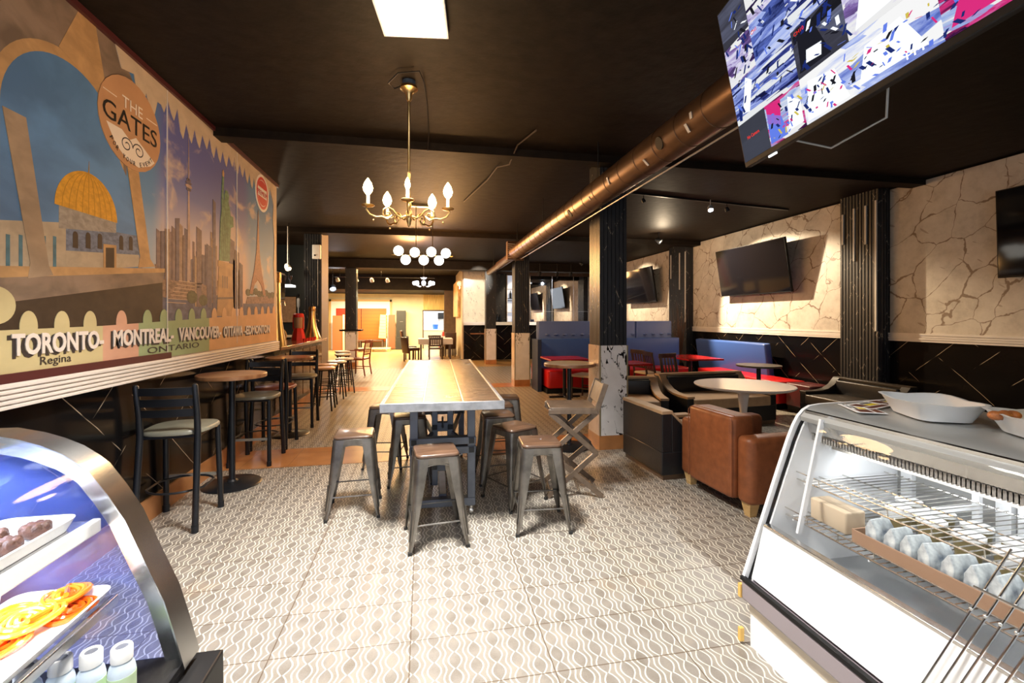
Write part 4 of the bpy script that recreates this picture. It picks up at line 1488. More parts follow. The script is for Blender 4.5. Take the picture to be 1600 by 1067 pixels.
for x, z, lb in ((-3.4, 2.52, 'glaring round floodlight hanging over the bar next to the wall picture'), (-2.62, 2.50, 'white clip lamp with a bright bulb hanging over the bar')):
    spot_head(lb, (x, 9.6, z), 'warm', size=0.06, tilt=(0.6, -0.6), group='lamps over the bar', mbody=M_white)
point('bar_lamp', (-2.9, 9.3, 2.6), 22, WARM2, 0.06)
spot_head('cold white floodlight beside the slim column in the hall', (-3.25, 17.5, 2.62), 'cool', size=0.12, tilt=(0.3, -0.9), group='lamps in the hall')
point('hall_flood', (-3.1, 17.2, 2.6), 25, COOL, 0.08)

# ================================================================== CEILING LIGHT AND CHANDELIERS
t = thing('ceiling_panel_light', 'square glowing light panel recessed in the dark ceiling', 'ceiling light', (-0.08, 2.63, 3.3), -7)
MB().box(-0.20, 0.20, -0.30, 0.30, -0.035, 0.0).build('frame', M_white, t)
MB().box(-0.185, 0.185, -0.285, 0.285, -0.038, -0.034).build('diffuser', emis('panel_glow', (1.0, 1.0, 0.98), 7.0), t)

t = thing('brass_chandelier', 'old brass chandelier with scrolled arms, hung on a long rod from the ceiling', 'chandelier', (-0.11, 3.55, 0), 8)
MB().lathe([(0.05, 3.30), (0.05, 3.262), (0.045, 3.262)], n=24).build('ceiling_box', mat('blue_grey_box', (0.10, 0.12, 0.14), 0.4), t)
MB().lathe([(0.012, 3.15), (0.022, 3.165), (0.024, 3.20), (0.045, 3.225), (0.066, 3.24), (0.062, 3.262)], n=28).build('canopy', M_gold, t)
MB().tube([(0, 0, 2.3), (0, 0, 3.16)], 0.010, 10).build('rod', M_gold, t)
MB().lathe([(0.003, 2.19), (0.010, 2.205), (0.022, 2.25), (0.026, 2.285), (0.020, 2.31), (0.012, 2.33), (0.018, 2.35), (0.016, 2.42), (0.010, 2.44)], n=24).build('hub', M_gold, t)
for k in range(5):
    a = math.radians(72 * k + 262)
    ca, sa = math.cos(a), math.sin(a)

    def pol(r, z):
        return (r * 1.24 * ca, r * 1.24 * sa, 2.275 + (z - 2.275) * 1.2)
    arm = MB()
    arm.tube([pol(0.02, 2.275), pol(0.05, 2.262), pol(0.075, 2.275), pol(0.10, 2.305), pol(0.13, 2.318), pol(0.155, 2.30), pol(0.16, 2.275), pol(0.145, 2.252), pol(0.12, 2.255), pol(0.11, 2.272), pol(0.12, 2.288), pol(0.135, 2.285)], 0.0075, 8)
    arm.tube([pol(0.105, 2.27), pol(0.13, 2.245), pol(0.165, 2.255), pol(0.20, 2.25), pol(0.235, 2.262), pol(0.255, 2.29), pol(0.25, 2.315), pol(0.225, 2.32)], 0.007, 8)
    A = arm.build('arm', M_gold, t)
    MB().lathe([(0.004, 2.306), (0.040, 2.316), (0.048, 2.324), (0.043, 2.327), (0.012, 2.318), (0.012, 2.345)], pol(0.245, 0)[:2] + (0,), 20).build('drip_pan', M_gold, A)
    MB().lathe([(0.013, 2.32), (0.013, 2.395), (0.008, 2.40)], pol(0.245, 0)[:2] + (0,), 14).build('candle_sleeve', mat('ivory_sleeve', (0.80, 0.72, 0.58), 0.4), A)
    MB().lathe([(0.010, 2.398), (0.030, 2.425), (0.036, 2.45), (0.026, 2.485), (0.004, 2.52)] if k else [(0.009, 2.398), (0.018, 2.415), (0.020, 2.43), (0.013, 2.46), (0.002, 2.48)], pol(0.245, 0)[:2] + (0,), 14).build('bulb', emis('candle_glow', (1.0, 0.66, 0.30), 22.0), A)
    MB().sphere(pol(0.215, 2.228), 0.009, 10).build('drop_ball', M_gold, A)
    p = pol(0.245, 2.415)
point('chandelier_lamp', (-0.11, 3.55, 2.62), 30, WARM, 0.2)
cb = bpy.data.curves  # ceiling cable loop beside the canopy
t = tag(MB().tube([(-0.11, 3.55, 3.29), (-0.22, 3.62, 3.27), (-0.26, 3.52, 3.26), (-0.18, 3.38, 3.27), (-0.03, 3.33, 3.27), (0.0, 3.45, 3.26), (0.01, 3.6, 3.28), (0.03, 3.9, 3.29), (0.05, 4.4, 3.285), (0.04, 4.73, 3.21)], 0.005, 6).build('ceiling_cable', M_black), 'loose black cable looping round the brass chandelier canopy', 'cable')
tag(MB().tube([(1.05, 4.2, 3.285), (0.95, 4.6, 3.285), (0.93, 4.95, 3.2), (0.85, 5.3, 3.28), (0.80, 5.8, 3.27), (0.7, 6.4, 3.28), (0.60, 7.0, 3.285)], 0.008, 6).build('ceiling_cable', mat('worn_cable', (0.10, 0.07, 0.05), 0.5)), 'crooked black cable stapled across the ceiling near the duct', 'cable')

t = thing('globe_pendant_light', 'linear pendant with seven glowing white globes on a thin brass bar', 'pendant light', (-0.02, 7.4, 0), 0)
MB().box(-0.20, 0.20, -0.04, 0.04, 3.27, 3.3).build('ceiling_plate', M_gold, t)
for s in (-0.10, 0.16):
    MB().tube([(s, 0, 2.50), (s, 0, 3.27)], 0.006, 8).build('rod', M_gold, t)
MB().tube([(-0.48, 0, 2.50), (0.48, 0, 2.50)], 0.007, 8).build('crossbar', M_gold, t)
for x, z in ((-0.37, 2.565), (-0.12, 2.545), (0.14, 2.56), (0.37, 2.545), (-0.26, 2.425), (0.02, 2.425), (0.26, 2.425)):
    g = MB().sphere((x, 0, z), 0.078, 24).build('globe', emis('globe_glow', (1.0, 0.93, 0.82), 4.5 if x < 0 else 4.5), t)
point('globe_lamp', (0.4, 7.8, 2.28), 75, (1.0, 0.50, 0.16), 0.2)
point('globe_lamp_back', (0.3, 9.2, 2.6), 90, (1.0, 0.50, 0.16), 0.3)

t = thing('crystal_chandelier', 'far chandelier with dazzling bluish white lamps before the bamboo panel', 'chandelier', (0.0, 12.6, 0))
MB().tube([(0, 0, 2.42), (0, 0, 3.3)], 0.006, 6).build('rod', M_steel, t)
MB().lathe([(0.05, 2.56), (0.09, 2.60), (0.02, 2.64)], n=16).build('hub', M_steel, t)
for k in range(8):
    a = k * math.pi / 4
    A = MB().tube([(0, 0, 2.40), (0.12 * math.cos(a), 0.12 * math.sin(a), 2.35), (0.25 * math.cos(a), 0.25 * math.sin(a), 2.40)], 0.007, 6).build('arm', M_steel, t)
    MB().sphere((0.25 * math.cos(a), 0.25 * math.sin(a), 2.45), 0.05, 14).build('lamp', emis('cold_glow', (0.78, 0.82, 1.0), 14.0), A)
point('cold_chandelier_lamp', (0, 12.4, 2.25), 30, (0.8, 0.85, 1.0), 0.2)
point('hall_warm_lamp', (-0.3, 11.0, 2.95), 260, (1.0, 0.50, 0.17), 0.3)

# ================================================================== DUCT
M_duct = mat('bronze_painted_duct', (0.15, 0.082, 0.045), 0.33, 0.75, var=0.2, bscale=5)
t = thing('round_air_duct', 'long spiral-seamed bronze-brown air duct running along under the ceiling', 'air duct', (0, 0, 0))
DR, DZ = 0.13, 2.775
duct = MB()
rings = []
for yy, rr in ((0.5, DR), (8.75, DR)):
    rings.append([(1.75 + rr * math.cos(a), yy, DZ + rr * math.sin(a)) for a in [2 * math.pi * i / 48 for i in range(48)]])
duct.loft(rings)
y = 0.65
while y < 8.7:
    duct.ring((1.75, y, DZ), DR + 0.0005, 0.003, 48, 6, 0, (0, 1, 0))
    y += 0.30
duct.build('duct_pipe', M_duct, t)
d2 = MB()
rings = []
for yy, rr in ((8.75, DR), (9.0, 0.09), (10.6, 0.09), (10.62, 0.075), (12.3, 0.075)):
    rings.append([(1.75 + rr * math.cos(a), yy, DZ - (DR - rr) * 0.6 + rr * math.sin(a)) for a in [2 * math.pi * i / 36 for i in range(36)]])
d2.loft(rings)
d2.build('reduced_pipe', M_duct, t)
MB().box(1.60, 1.93, 8.70, 8.86, 2.64, 3.0).build('register_box', M_duct, t)
gr = MB()
for k in range(8):
    gr.box(1.61, 1.86, 8.685, 8.70, 2.67 + k * 0.038, 2.68 + k * 0.038)
gr.build('grille', mat('pale_grille', (0.5, 0.42, 0.36), 0.4), t)
for yy, ang in ((2.95, 200), (5.0, 215)):
    a = math.radians(ang)
    c = Vector((1.75 + (DR + 0.0015) * math.cos(a), yy, DZ + (DR + 0.0015) * math.sin(a)))
    nrm = Vector((math.cos(a), 0, math.sin(a)))
    q = Vector((0, 0, 1)).rotation_difference(nrm)
    o = MB()
    o.X = Matrix.Translation(c) @ q.to_matrix().to_4x4()
    o.lathe([(0.045, -0.01), (0.045, 0.002), (0.001, 0.002)], n=20)
    o.build('hole', M_black, t)
for yy, ang, w in ((2.55, 190, 0.02), (2.62, 213, 0.03), (3.85, 200, 0.035), (4.35, 212, 0.02), (3.2, 225, 0.03)):
    a = math.radians(ang)
    c = Vector((1.75 + (DR + 0.0015) * math.cos(a), yy, DZ + (DR + 0.0015) * math.sin(a)))
    q = Vector((0, 0, 1)).rotation_difference(Vector((math.cos(a), 0, math.sin(a))))
    tp = MB()
    tp.X = Matrix.Translation(c) @ q.to_matrix().to_4x4()
    tp.box(-w, w, -0.012, 0.012, 0, 0.003)
    tp.build('torn_tape', mat('pale_tape', (0.6, 0.55, 0.5), 0.5), t)
hg = MB()
for yy in (1.6, 4.4, 6.6, 8.5, 11.5):
    hg.tube([(1.75, yy, 2.88 if yy < 9 else 2.80), (1.75, yy, 3.3)], 0.005, 6)
hg.build('hanger_rod', M_bmetal, t)
tag(MB().tube([(1.865, 0.6, 2.655), (1.865, 8.7, 2.655)], 0.007, 8).build('conduit_pipe', mat('pale_conduit', (0.55, 0.52, 0.5), 0.35, 0.6)), 'thin pale conduit running along the lower side of the air duct', 'pipe')

# ================================================================== WALL TELEVISIONS
M_scr = mat('glossy_dark_screen', (0.004, 0.004, 0.006), 0.06, spec=0.25)


def frame_from(o, ux, uz):
    """matrix with local x along ux, local z along uz, local -y facing the viewer"""
    ux = Vector(ux).normalized()
    uz = Vector(uz)
    uz = (uz - ux * uz.dot(ux)).normalized()
    uy = uz.cross(ux)
    M = Matrix((ux, uy, uz)).transposed().to_4x4()
    M.translation = Vector(o)
    return M


def wall_tv(label, loc_c, w, h, rz_extra, tilt, wall_x=6.35, plate=True):
    """television on the right wall; local -y faces into the room"""
    t = thing('wall_television', label, 'television', (0, 0, 0))
    ux = Vector((math.sin(math.radians(rz_extra)), -math.cos(math.radians(rz_extra)), 0))
    n = Vector((-math.cos(math.radians(rz_extra)), -math.sin(math.radians(rz_extra)), 0))
    uz = Vector((0, 0, 1)) * math.cos(math.radians(tilt)) + n * math.sin(math.radians(tilt))
    M = frame_from(loc_c, ux, uz)
    b = MB(); b.X = M
    b.box(-w / 2, w / 2, 0, 0.045, -h / 2, h / 2)
    b.build('casing', M_black, t, bevel=0.004)
    b = MB(); b.X = M
    b.box(-w / 2 + 0.012, w / 2 - 0.012, -0.003, 0.0, -h / 2 + 0.02, h / 2 - 0.012)
    b.build('screen', M_scr, t)
    b = MB()
    c = Vector(loc_c)
    b.bar((c.x + 0.03, c.y, c.z), (wall_x - 0.02, c.y - 0.05, c.z), 0.07, 0.07)
    b.box(wall_x - 0.03, wall_x, c.y - 0.25, c.y + 0.2, c.z - 0.2, c.z + 0.2)
    b.build('wall_mount', M_black, t)
    return t


wall_tv('big tilted television on the papered wall above the blue bench', (6.10, 7.66, 2.42), 1.86, 0.95, 0, 9)
wall_tv('big tilted television on the papered wall above the blue booth, beyond the twig vase', (6.08, 12.25, 2.42), 1.9, 0.98, 0, 9)
wall_tv('dark television on the dim papered wall over the pastry fridge', (6.20, 2.98, 2.42), 1.86, 0.96, 0, 2)

# ------------------------------------------------------------------ hanging camera monitor
t = thing('camera_monitor', 'tilted ceiling-hung television showing a bright grid of security camera pictures', 'television', (0, 0, 0))
P0 = Vector((1.425, 1.815, 2.175))
ux = Vector((-math.sin(math.radians(8.3)), -math.cos(math.radians(8.3)), 0))
nn = Vector((-math.cos(math.radians(8.3)), math.sin(math.radians(8.3)), 0))
tl = math.radians(11)
uz = Vector((0, 0, math.cos(tl))) + nn * math.sin(tl)
MT = frame_from(P0, ux, uz)
W_, H_ = 1.24, 0.70
b = MB(); b.X = MT
b.box(0, W_, 0.0, 0.03, 0, H_)
b.build('casing', M_black, t, bevel=0.004)
st_blue = [(0.30, (0.01, 0.012, 0.06)), (0.42, (0.05, 0.07, 0.35)), (0.55, (0.35, 0.45, 0.95)), (0.66, (0.95, 0.98, 1.0))]
st_lil = [(0.32, (0.02, 0.01, 0.06)), (0.45, (0.25, 0.15, 0.45)), (0.56, (0.70, 0.65, 0.95)), (0.64, (1.0, 1.0, 1.0))]
st_mag = [(0.30, (0.03, 0.01, 0.06)), (0.42, (0.80, 0.04, 0.25)), (0.55, (0.35, 0.5, 0.9)), (0.66, (1.0, 1.0, 1.0))]
st_dim = [(0.35, (0.012, 0.012, 0.016)), (0.55, (0.05, 0.05, 0.07)), (0.64, (0.12, 0.13, 0.2)), (0.75, (0.6, 0.7, 1.0))]
st_wht = [(0.34, (0.01, 0.015, 0.08)), (0.46, (0.12, 0.18, 0.60)), (0.56, (0.45, 0.55, 0.95)), (0.66, (1, 1, 1))]
st_dark = [(0.35, (0.016, 0.017, 0.022)), (0.7, (0.03, 0.032, 0.045))]
cm = [cctv('camera_picture_blue', 1.3, st_blue, 0.62, 34, (1, 2)), cctv('camera_picture_lilac', 4.1, st_lil, 0.62, 26, (2, 1)), cctv('camera_picture_magenta', 7.7, st_mag, 0.62, 24, (1.4, 1.4)),
      cctv('camera_picture_dim', 9.2, st_dim, 0.7, 4), cctv('camera_picture_white', 12.9, st_wht, 0.68, 18), cctv('no_camera_dark', 2.0, st_dark, 1.6, 3)]
sc = MB(); sc.X = MT
grid = [[5, 2, 4, 4, 2], [0, 0, 3, 1, 4], [1, 4, 0, 4, 2], [3, 1, 4, 0, 1]]
x0, z0, x1, z1 = 0.010, 0.022, W_ - 0.01, H_ - 0.010
colsx = [x0, x0 + 0.19, x0 + 0.40, x0 + 0.63, x0 + 0.90, x1]
rowz = [z0, z0 + 0.165, z0 + 0.335, z0 + 0.50, z1]
for r in range(4):
    for c in range(5):
        sc.box(colsx[c] + 0.0008, colsx[c + 1] - 0.0008, -0.003, 0.0, rowz[r] + 0.0008, rowz[r + 1] - 0.0008, grid[r][c])
# a few strong shapes inside the pictures
fills = [emis('pix_white', (0.9, 0.95, 1), 0.85), emis('pix_navy', (0.01, 0.02, 0.12), 1.0), emis('pix_magenta', (0.75, 0.03, 0.22), 0.7), emis('pix_yellow', (0.8, 0.65, 0.1), 0.6), emis('pix_blue', (0.12, 0.2, 0.75), 0.8), emis('pix_black', (0.01, 0.01, 0.015), 1.0)]


def pix(pts, k, lay=1):
    sc.prism(pts, lambda a, b, d: (x0 + a, -d, z0 + b), 0.003, 0.003 + 0.0004 * lay, 6 + k)


random.seed(11)
pix([(0.05, 0.20), (0.10, 0.19), (0.15, 0.30), (0.11, 0.33)], 0)
pix([(0.02, 0.18), (0.04, 0.175), (0.05, 0.22), (0.03, 0.24)], 1)
pix([(0.195, 0.01), (0.30, 0.01), (0.28, 0.09), (0.20, 0.13)], 4)
pix([(0.20, 0.09), (0.27, 0.06), (0.29, 0.15), (0.20, 0.16)], 2)
pix([(0.31, 0.02), (0.39, 0.02), (0.39, 0.10), (0.33, 0.14)], 0)
pix([(0.42, 0.18), (0.56, 0.175), (0.50, 0.33), (0.43, 0.33)], 5)
pix([(0.45, 0.20), (0.52, 0.19), (0.53, 0.23), (0.46, 0.24)], 0, 2)
pix([(0.41, 0.01), (0.60, 0.01), (0.56, 0.12), (0.44, 0.14)], 0)
pix([(0.64, 0.02), (0.86, 0.02), (0.80, 0.13), (0.68, 0.12)], 0)
pix([(0.66, 0.18), (0.87, 0.19), (0.83, 0.31), (0.70, 0.28)], 0)
pix([(0.92, 0.02), (1.05, 0.02), (1.10, 0.13), (0.97, 0.12)], 2)
pix([(0.98, 0.05), (1.05, 0.05), (1.05, 0.08), (0.98, 0.08)], 3, 2)
for i in range(230):
    a = random.uniform(0.0, 0.98)
    b_ = random.uniform(0.17, 0.64)
    w = random.uniform(0.003, 0.016)
    h = random.uniform(0.003, 0.034)
    s = random.uniform(-0.03, 0.03)
    pix([(a, b_), (a + w, b_), (a + w + s, min(0.66, b_ + h)), (a + s, min(0.66, b_ + h))], random.choice((0, 1, 1, 4, 1, 5, 5, 2 if a > 0.6 else 1)), 3)
for i in range(130):
    a = random.uniform(0.20, 0.98)
    b_ = random.uniform(0.005, 0.12)
    w = random.uniform(0.003, 0.014)
    h = random.uniform(0.002, 0.022)
    s = random.uniform(-0.02, 0.02)
    pix([(a, b_), (a + w, b_), (a + w + s, b_ + h), (a + s, b_ + h)], random.choice((1, 4, 4, 5, 2, 1, 3)), 3)
sc.build('screen', cm + fills, t)
redtxt = emis('screen_red', (0.75, 0.03, 0.02), 1.0)
wt = emis('screen_white', (1, 1, 1), 1.6)
eul = MT.to_3x3() @ Matrix.Rotation(math.radians(90), 3, 'X')
for s, a, b_, w, h, m in (('No Camera', 0.055, 0.085, 0.085, 0.014, redtxt), ('CH1', 0.20, 0.455, 0.035, 0.014, redtxt), ('CH11', 0.66, 0.30, 0.06, 0.016, redtxt), ('CH10', 0.42, 0.31, 0.05, 0.012, redtxt), ('PM', 0.80, 0.01, 0.05, 0.018, wt)):
    text_obj('screen_writing', s, w, h, 0.0005, m, t, MT @ Vector((x0 + a, -0.0058, z0 + b_)), eul.to_euler())
b = MB(); b.X = MT
b.box(0.42, 0.82, 0.03, 0.10, 0.15, 0.5)
b.build('rear_housing', M_black, t, bevel=0.01)
b = MB(); b.X = MT
b.box(0.17, 0.22, -0.002, 0.004, -0.012, -0.004)
b.build('badge_light', emis('led_white', (1, 1, 1), 1.2), t)
c = MT @ Vector((0.62, 0.09, 0.33))
MB().tube([c, c + Vector((0.12, 0, 0.1)), (c.x + 0.12, c.y, 3.3)], 0.02, 8).build('ceiling_pole', M_black, t)
p = [MT @ Vector(q) for q in ((0.25, 0.06, 0.02), (0.35, 0.12, -0.06), (0.55, 0.16, -0.04), (0.66, 0.12, 0.2))]
MB().tube(p, 0.004, 6).build('cable', mat('grey_cable'), t)

# ================================================================== LOUNGE
M_bl = mat('black_leatherette', (0.012, 0.013, 0.016), 0.38, bump=0.12, bscale=60)
M_tan = mat('tan_upholstery', (0.50, 0.33, 0.19), 0.5, var=0.10, bscale=10)
M_plinth = mat('worn_bronze_plinth', (0.18, 0.12, 0.08), 0.4, 0.5)


def tub_chair(label, loc, rz, w=0.78, d=0.78, hb=0.63, ha=0.43, name='tub_armchair', group='black and tan boxy tub chairs', M_tan=None):
    M_tan = M_tan or globals()['M_tan']
    """back at -y, opening to +y: black outside, tan inside"""
    t = thing(name, label, 'armchair', loc, rz, group)
    T = 0.10
    MB().box(-w / 2 + 0.02, w / 2 - 0.02, -d / 2 + 0.02, d / 2 - 0.02, 0, 0.05).build('plinth', M_plinth, t)
    s = MB()
    s.box(-w / 2, w / 2, -d / 2, d / 2 - 0.02, 0.05, 0.26)
    s.box(-w / 2, w / 2, -d / 2, -d / 2 + T, 0.26, hb - 0.02)
    for sg in (-1, 1):
        x0_, x1_ = sorted((sg * w / 2, sg * (w / 2 - T)))
        pts = [(-d / 2 + T, 0.26), (d / 2 - 0.02, 0.26), (d / 2 - 0.02, ha - 0.02)] + [(-d / 2 + T + (d - T - 0.02) * (1 - k / 6), ha - 0.02 + (hb - ha) * (k / 6) ** 4.5) for k in range(1, 7)]
        s.prism(pts, lambda a, b, dd: (dd, a, b), x0_, x1_)
    s.build('outer_shell', M_bl, t, bevel=0.006)
    r = MB()
    r.box(-w / 2 - 0.004, w / 2 + 0.004, -d / 2 - 0.004, -d / 2 + T + 0.01, hb - 0.02, hb + 0.012)
    for sg in (-1, 1):
        x0_, x1_ = sorted((sg * (w / 2 + 0.004), sg * (w / 2 - T - 0.01)))
        up = [(-d / 2 + T + (d - T - 0.01) * (1 - k / 6), ha - 0.02 + (hb - ha) * (k / 6) ** 4.5) for k in range(0, 7)]
        pts = up + [(a, b + 0.032) for a, b in reversed(up)]
        r.prism(pts, lambda a, b, dd: (dd, a, b), x0_, x1_)
    r.build('tan_rim', M_tan, t, bevel=0.005)
    MB().rbox(-w / 2 + T, w / 2 - T, -d / 2 + T + 0.06, d / 2 + 0.0, 0.26, 0.40, 0.03).build('seat_cushion', M_tan, t)
    MB().rbox(-w / 2 + T, w / 2 - T, -d / 2 + T - 0.01, -d / 2 + T + 0.08, 0.38, hb - 0.03, 0.025).build('back_cushion', M_bl, t)
    return t


tub_chair('black tub chair with tan inside between the scissor-legged and brown club chairs', (2.53, 4.25, 0), -90 + 2)
tub_chair('black tub chair with tan seat tucked beyond the first column, facing the entrance', (2.90, 5.95, 0), 165, 0.76)
tub_chair('wide black two-seat tub sofa with tan seat behind the round white table', (4.18, 5.98, 0), 184, 1.46, 0.80, 0.66, 0.43, 'tub_sofa')
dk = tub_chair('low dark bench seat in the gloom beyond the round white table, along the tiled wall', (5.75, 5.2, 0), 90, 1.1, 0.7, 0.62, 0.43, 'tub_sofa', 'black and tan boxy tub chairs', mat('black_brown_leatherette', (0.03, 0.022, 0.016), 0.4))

# brown leather club chair, back turned to the aisle
M_leather = mat('cognac_leather', (0.27, 0.085, 0.030), 0.42, bump=0.25, bscale=14, var=0.22)
t = thing('club_armchair', 'brown leather club armchair on blond wooden feet, its back to the aisle', 'armchair', (2.74, 3.42, 0), -86)
# local: back at -y, width along x
MB().rbox(-0.27, 0.27, -0.43, -0.20, 0.10, 0.735, 0.05).build('backrest', M_leather, t)
for s in (-1, 1):
    x0_, x1_ = sorted((s * 0.265, s * 0.43))
    MB().rbox(x0_, x1_, -0.40, 0.40, 0.10, 0.60, 0.06).build('armrest', M_leather, t)
MB().rbox(-0.27, 0.27, -0.25, 0.38, 0.10, 0.30, 0.03).build('seat_base', M_leather, t)
MB().rbox(-0.26, 0.26, -0.22, 0.40, 0.30, 0.45, 0.06).build('seat_cushion', M_leather, t)
pp = MB()
for s in (-1, 1):
    pp.tube([(s * 0.262, -0.425, 0.12), (s * 0.262, -0.425, 0.70), (s * 0.24, -0.415, 0.728)], 0.004, 6)
pp.tube([(-0.24, -0.38, 0.737), (0.24, -0.38, 0.737)], 0.004, 6)
pp.build('piping', M_leather, t)
M_blond = wood('blond_foot_wood', (0.55, 0.33, 0.12), (0.74, 0.50, 0.22), 0.4, (4, 4, 20))
for sx in (-1, 1):
    for sy in (-1, 1):
        cx, cy = sx * 0.35, sy * 0.33
        MB().loft([[(cx - 0.03 * a, cy - 0.03 * a, z), (cx + 0.03 * a, cy - 0.03 * a, z), (cx + 0.03 * a, cy + 0.03 * a, z), (cx - 0.03 * a, cy + 0.03 * a, z)] for a, z in ((0.95, 0), (1.5, 0.105))]).build('foot', M_blond, t)

# round white pedestal table
t = thing('round_pedestal_table', 'round glossy white pedestal table among the lounge chairs', 'table', (3.60, 4.62, 0))
M_gw = mat('glossy_white', (0.88, 0.82, 0.76), 0.14)
MB().lathe([(0.50, 0.712), (0.525, 0.725), (0.53, 0.735), (0.525, 0.742)], n=64).build('table_top', M_gw, t)
MB().lathe([(0.26, 0), (0.26, 0.006), (0.20, 0.018), (0.09, 0.05), (0.045, 0.12), (0.035, 0.25), (0.04, 0.45), (0.06, 0.62), (0.085, 0.70), (0.10, 0.712)], n=40).build('pedestal', M_gw, t)

# folding chair with scissor legs
t = thing('scissor_leg_chair', 'tall brown wooden chair on double crossed scissor legs beside the first column', 'folding chair', (1.26, 3.81, 0), -10)
M_sw = wood('taupe_wood', (0.10, 0.068, 0.045), (0.18, 0.125, 0.085), 0.38, (8, 8, 8), 0.2)
# local: faces -x (towards the long table), back at +x
MB().box(-0.20, 0.19, -0.185, 0.185, 0.735, 0.752).build('seat', M_sw, t, bevel=0.004)
for s in (-1, 1):
    y = s * 0.18
    MB().bar((-0.21, y, 0.72), (0.20, y, 0.72), 0.028, 0.04).build('seat_rail', M_sw, t, bevel=0.003)
    MB().bar((0.185, y, 0.70), (0.27, y, 0.95), 0.024, 0.045).build('back_post', M_sw, t, bevel=0.003)
    yo = y - s * 0.025
    xs = MB()
    MB().bar((-0.20, y, 0.71), (0.20, yo, 0.36), 0.022, 0.042).build('scissor_leg', M_sw, t, bevel=0.003)
    MB().bar((0.20, yo, 0.71), (-0.20, yo, 0.36), 0.022, 0.042).build('scissor_leg', M_sw, t, bevel=0.003)
    MB().bar((0.20, yo, 0.37), (-0.22, y, 0.01), 0.022, 0.042).build('scissor_leg', M_sw, t, bevel=0.003)
    MB().bar((-0.20, yo, 0.37), (0.24, y, 0.01), 0.022, 0.042).build('scissor_leg', M_sw, t, bevel=0.003)
MB().bar((0.235, -0.18, 0.86), (0.235, 0.18, 0.86), 0.02, 0.17, 0, (0.32, 0, 1)).build('backrest', M_sw, t, bevel=0.004)
for x, z in ((0.20, 0.365), (-0.20, 0.365), (0.20, 0.03), (-0.19, 0.03), (0.0, 0.535), (0.0, 0.19)):
    MB().tube([(x, -0.17, z), (x, 0.17, z)], 0.010, 8).build('cross_rod', M_sw, t)

# ------------------------------------------------------------------ booths
M_blue = mat('blue_vinyl', (0.055, 0.125, 0.42), 0.32, bump=0.06, bscale=14)
M_blue2 = mat('blue_grey_vinyl', (0.13, 0.19, 0.44), 0.32, bump=0.06, bscale=14)
M_red = mat('red_vinyl', (0.55, 0.012, 0.012), 0.3)
t = thing('booth_bench', 'long blue booth bench with red seat across the room, between two columns', 'booth bench', (0, 0, 0))
MB().rbox(2.34, 5.62, 9.28, 9.46, 0.08, 1.065, 0.03).build('backrest', M_blue, t)
MB().box(2.40, 5.60, 8.72, 9.44, 0.0, 0.09).build('plinth', M_black, t)
for x0_, x1_ in ((2.42, 3.6), (3.62, 4.6), (4.62, 5.55)):
    MB().rbox(x0_, x1_, 8.70, 9.28, 0.10, 0.46, 0.05).build('seat_cushion', M_red, t)
MB().box(2.28, 2.36, 9.0, 9.5, 0, 1.06).build('end_panel', mat('dark_blue_panel', (0.025, 0.045, 0.10), 0.4), t)
t = thing('tufted_booth_back', 'taller tufted blue booth back rising behind the long blue booth bench', 'booth bench', (0, 0, 0))
for x0_, x1_ in ((2.42, 4.7), (4.72, 5.6)):
    MB().rbox(x0_, x1_, 9.56, 9.72, 0.1, 1.435, 0.04).build('back_panel', M_blue2, t)
    x = x0_ + 0.12
    while x < x1_ - 0.12:
        MB().sphere((x + 0.09, 9.56, 1.14), 0.05, 12, 0, 0.55).build('tuft', M_blue2, t)
        x += 0.2
MB().box(2.42, 5.6, 9.56, 10.2, 0, 0.1).build('plinth', M_black, t)
MB().rbox(2.44, 5.58, 9.73, 10.25, 0.1, 0.46, 0.04).build('seat_cushion', M_red, t)
t = thing('banquette_bench', 'blue-backed red bench against the tiled wall under the big television', 'booth bench', (0, 0, 0))
b = MB()
b.X = Matrix.Translation((6.22, 0, 0.40)) @ Matrix.Rotation(math.radians(-8), 4, 'Y')
MB_ = b.rbox(-0.07, 0.07, 7.22, 9.38, 0.0, 0.64, 0.04)
b.build('backrest', M_blue, t)
MB().rbox(5.65, 6.2, 6.45, 8.66, 0.10, 0.46, 0.04).build('seat_cushion', M_red, t)
MB().box(5.68, 6.34, 6.5, 8.66, 0.0, 0.1).build('plinth', M_black, t)
t = thing('banquette_bench', 'dark red bench seat in the gloom along the tiled wall, no back', 'booth bench', (0, 0, 0))
MB().rbox(5.75, 6.18, 5.9, 6.4, 0.10, 0.46, 0.04).build('seat_cushion', mat('shaded_red_vinyl', (0.10, 0.012, 0.012), 0.4), t)  # red seat vinyl with the shade of the gloom put into its colour
MB().box(5.78, 6.18, 5.92, 6.38, 0.0, 0.1).build('plinth', M_black, t)

M_redtop = mat('red_table_laminate', (0.42, 0.012, 0.012), 0.22)


def cafe_table(label, loc, w, d, rz, mtop, h=0.75, round_=False):
    t = thing('cafe_table', label, 'table', loc, rz)
    if round_:
        MB().lathe([(w / 2 - 0.01, h - 0.03), (w / 2, h - 0.02), (w / 2, h)], n=40).build('table_top', mtop, t)
    else:
        MB().box(-w / 2, w / 2, -d / 2, d / 2, h - 0.03, h).build('table_top', mtop, t, bevel=0.004)
    MB().tube([(0, 0, 0.03), (0, 0, h - 0.03)], 0.032, 12).build('column', M_bmetal, t)
    b = MB()
    for a in (0, 90):
        b.X = Matrix.Rotation(math.radians(a), 4, 'Z')
        b.box(-0.3, 0.3, -0.03, 0.03, 0.0, 0.035)
    b.build('cross_base', M_bmetal, t, bevel=0.004)
    return t


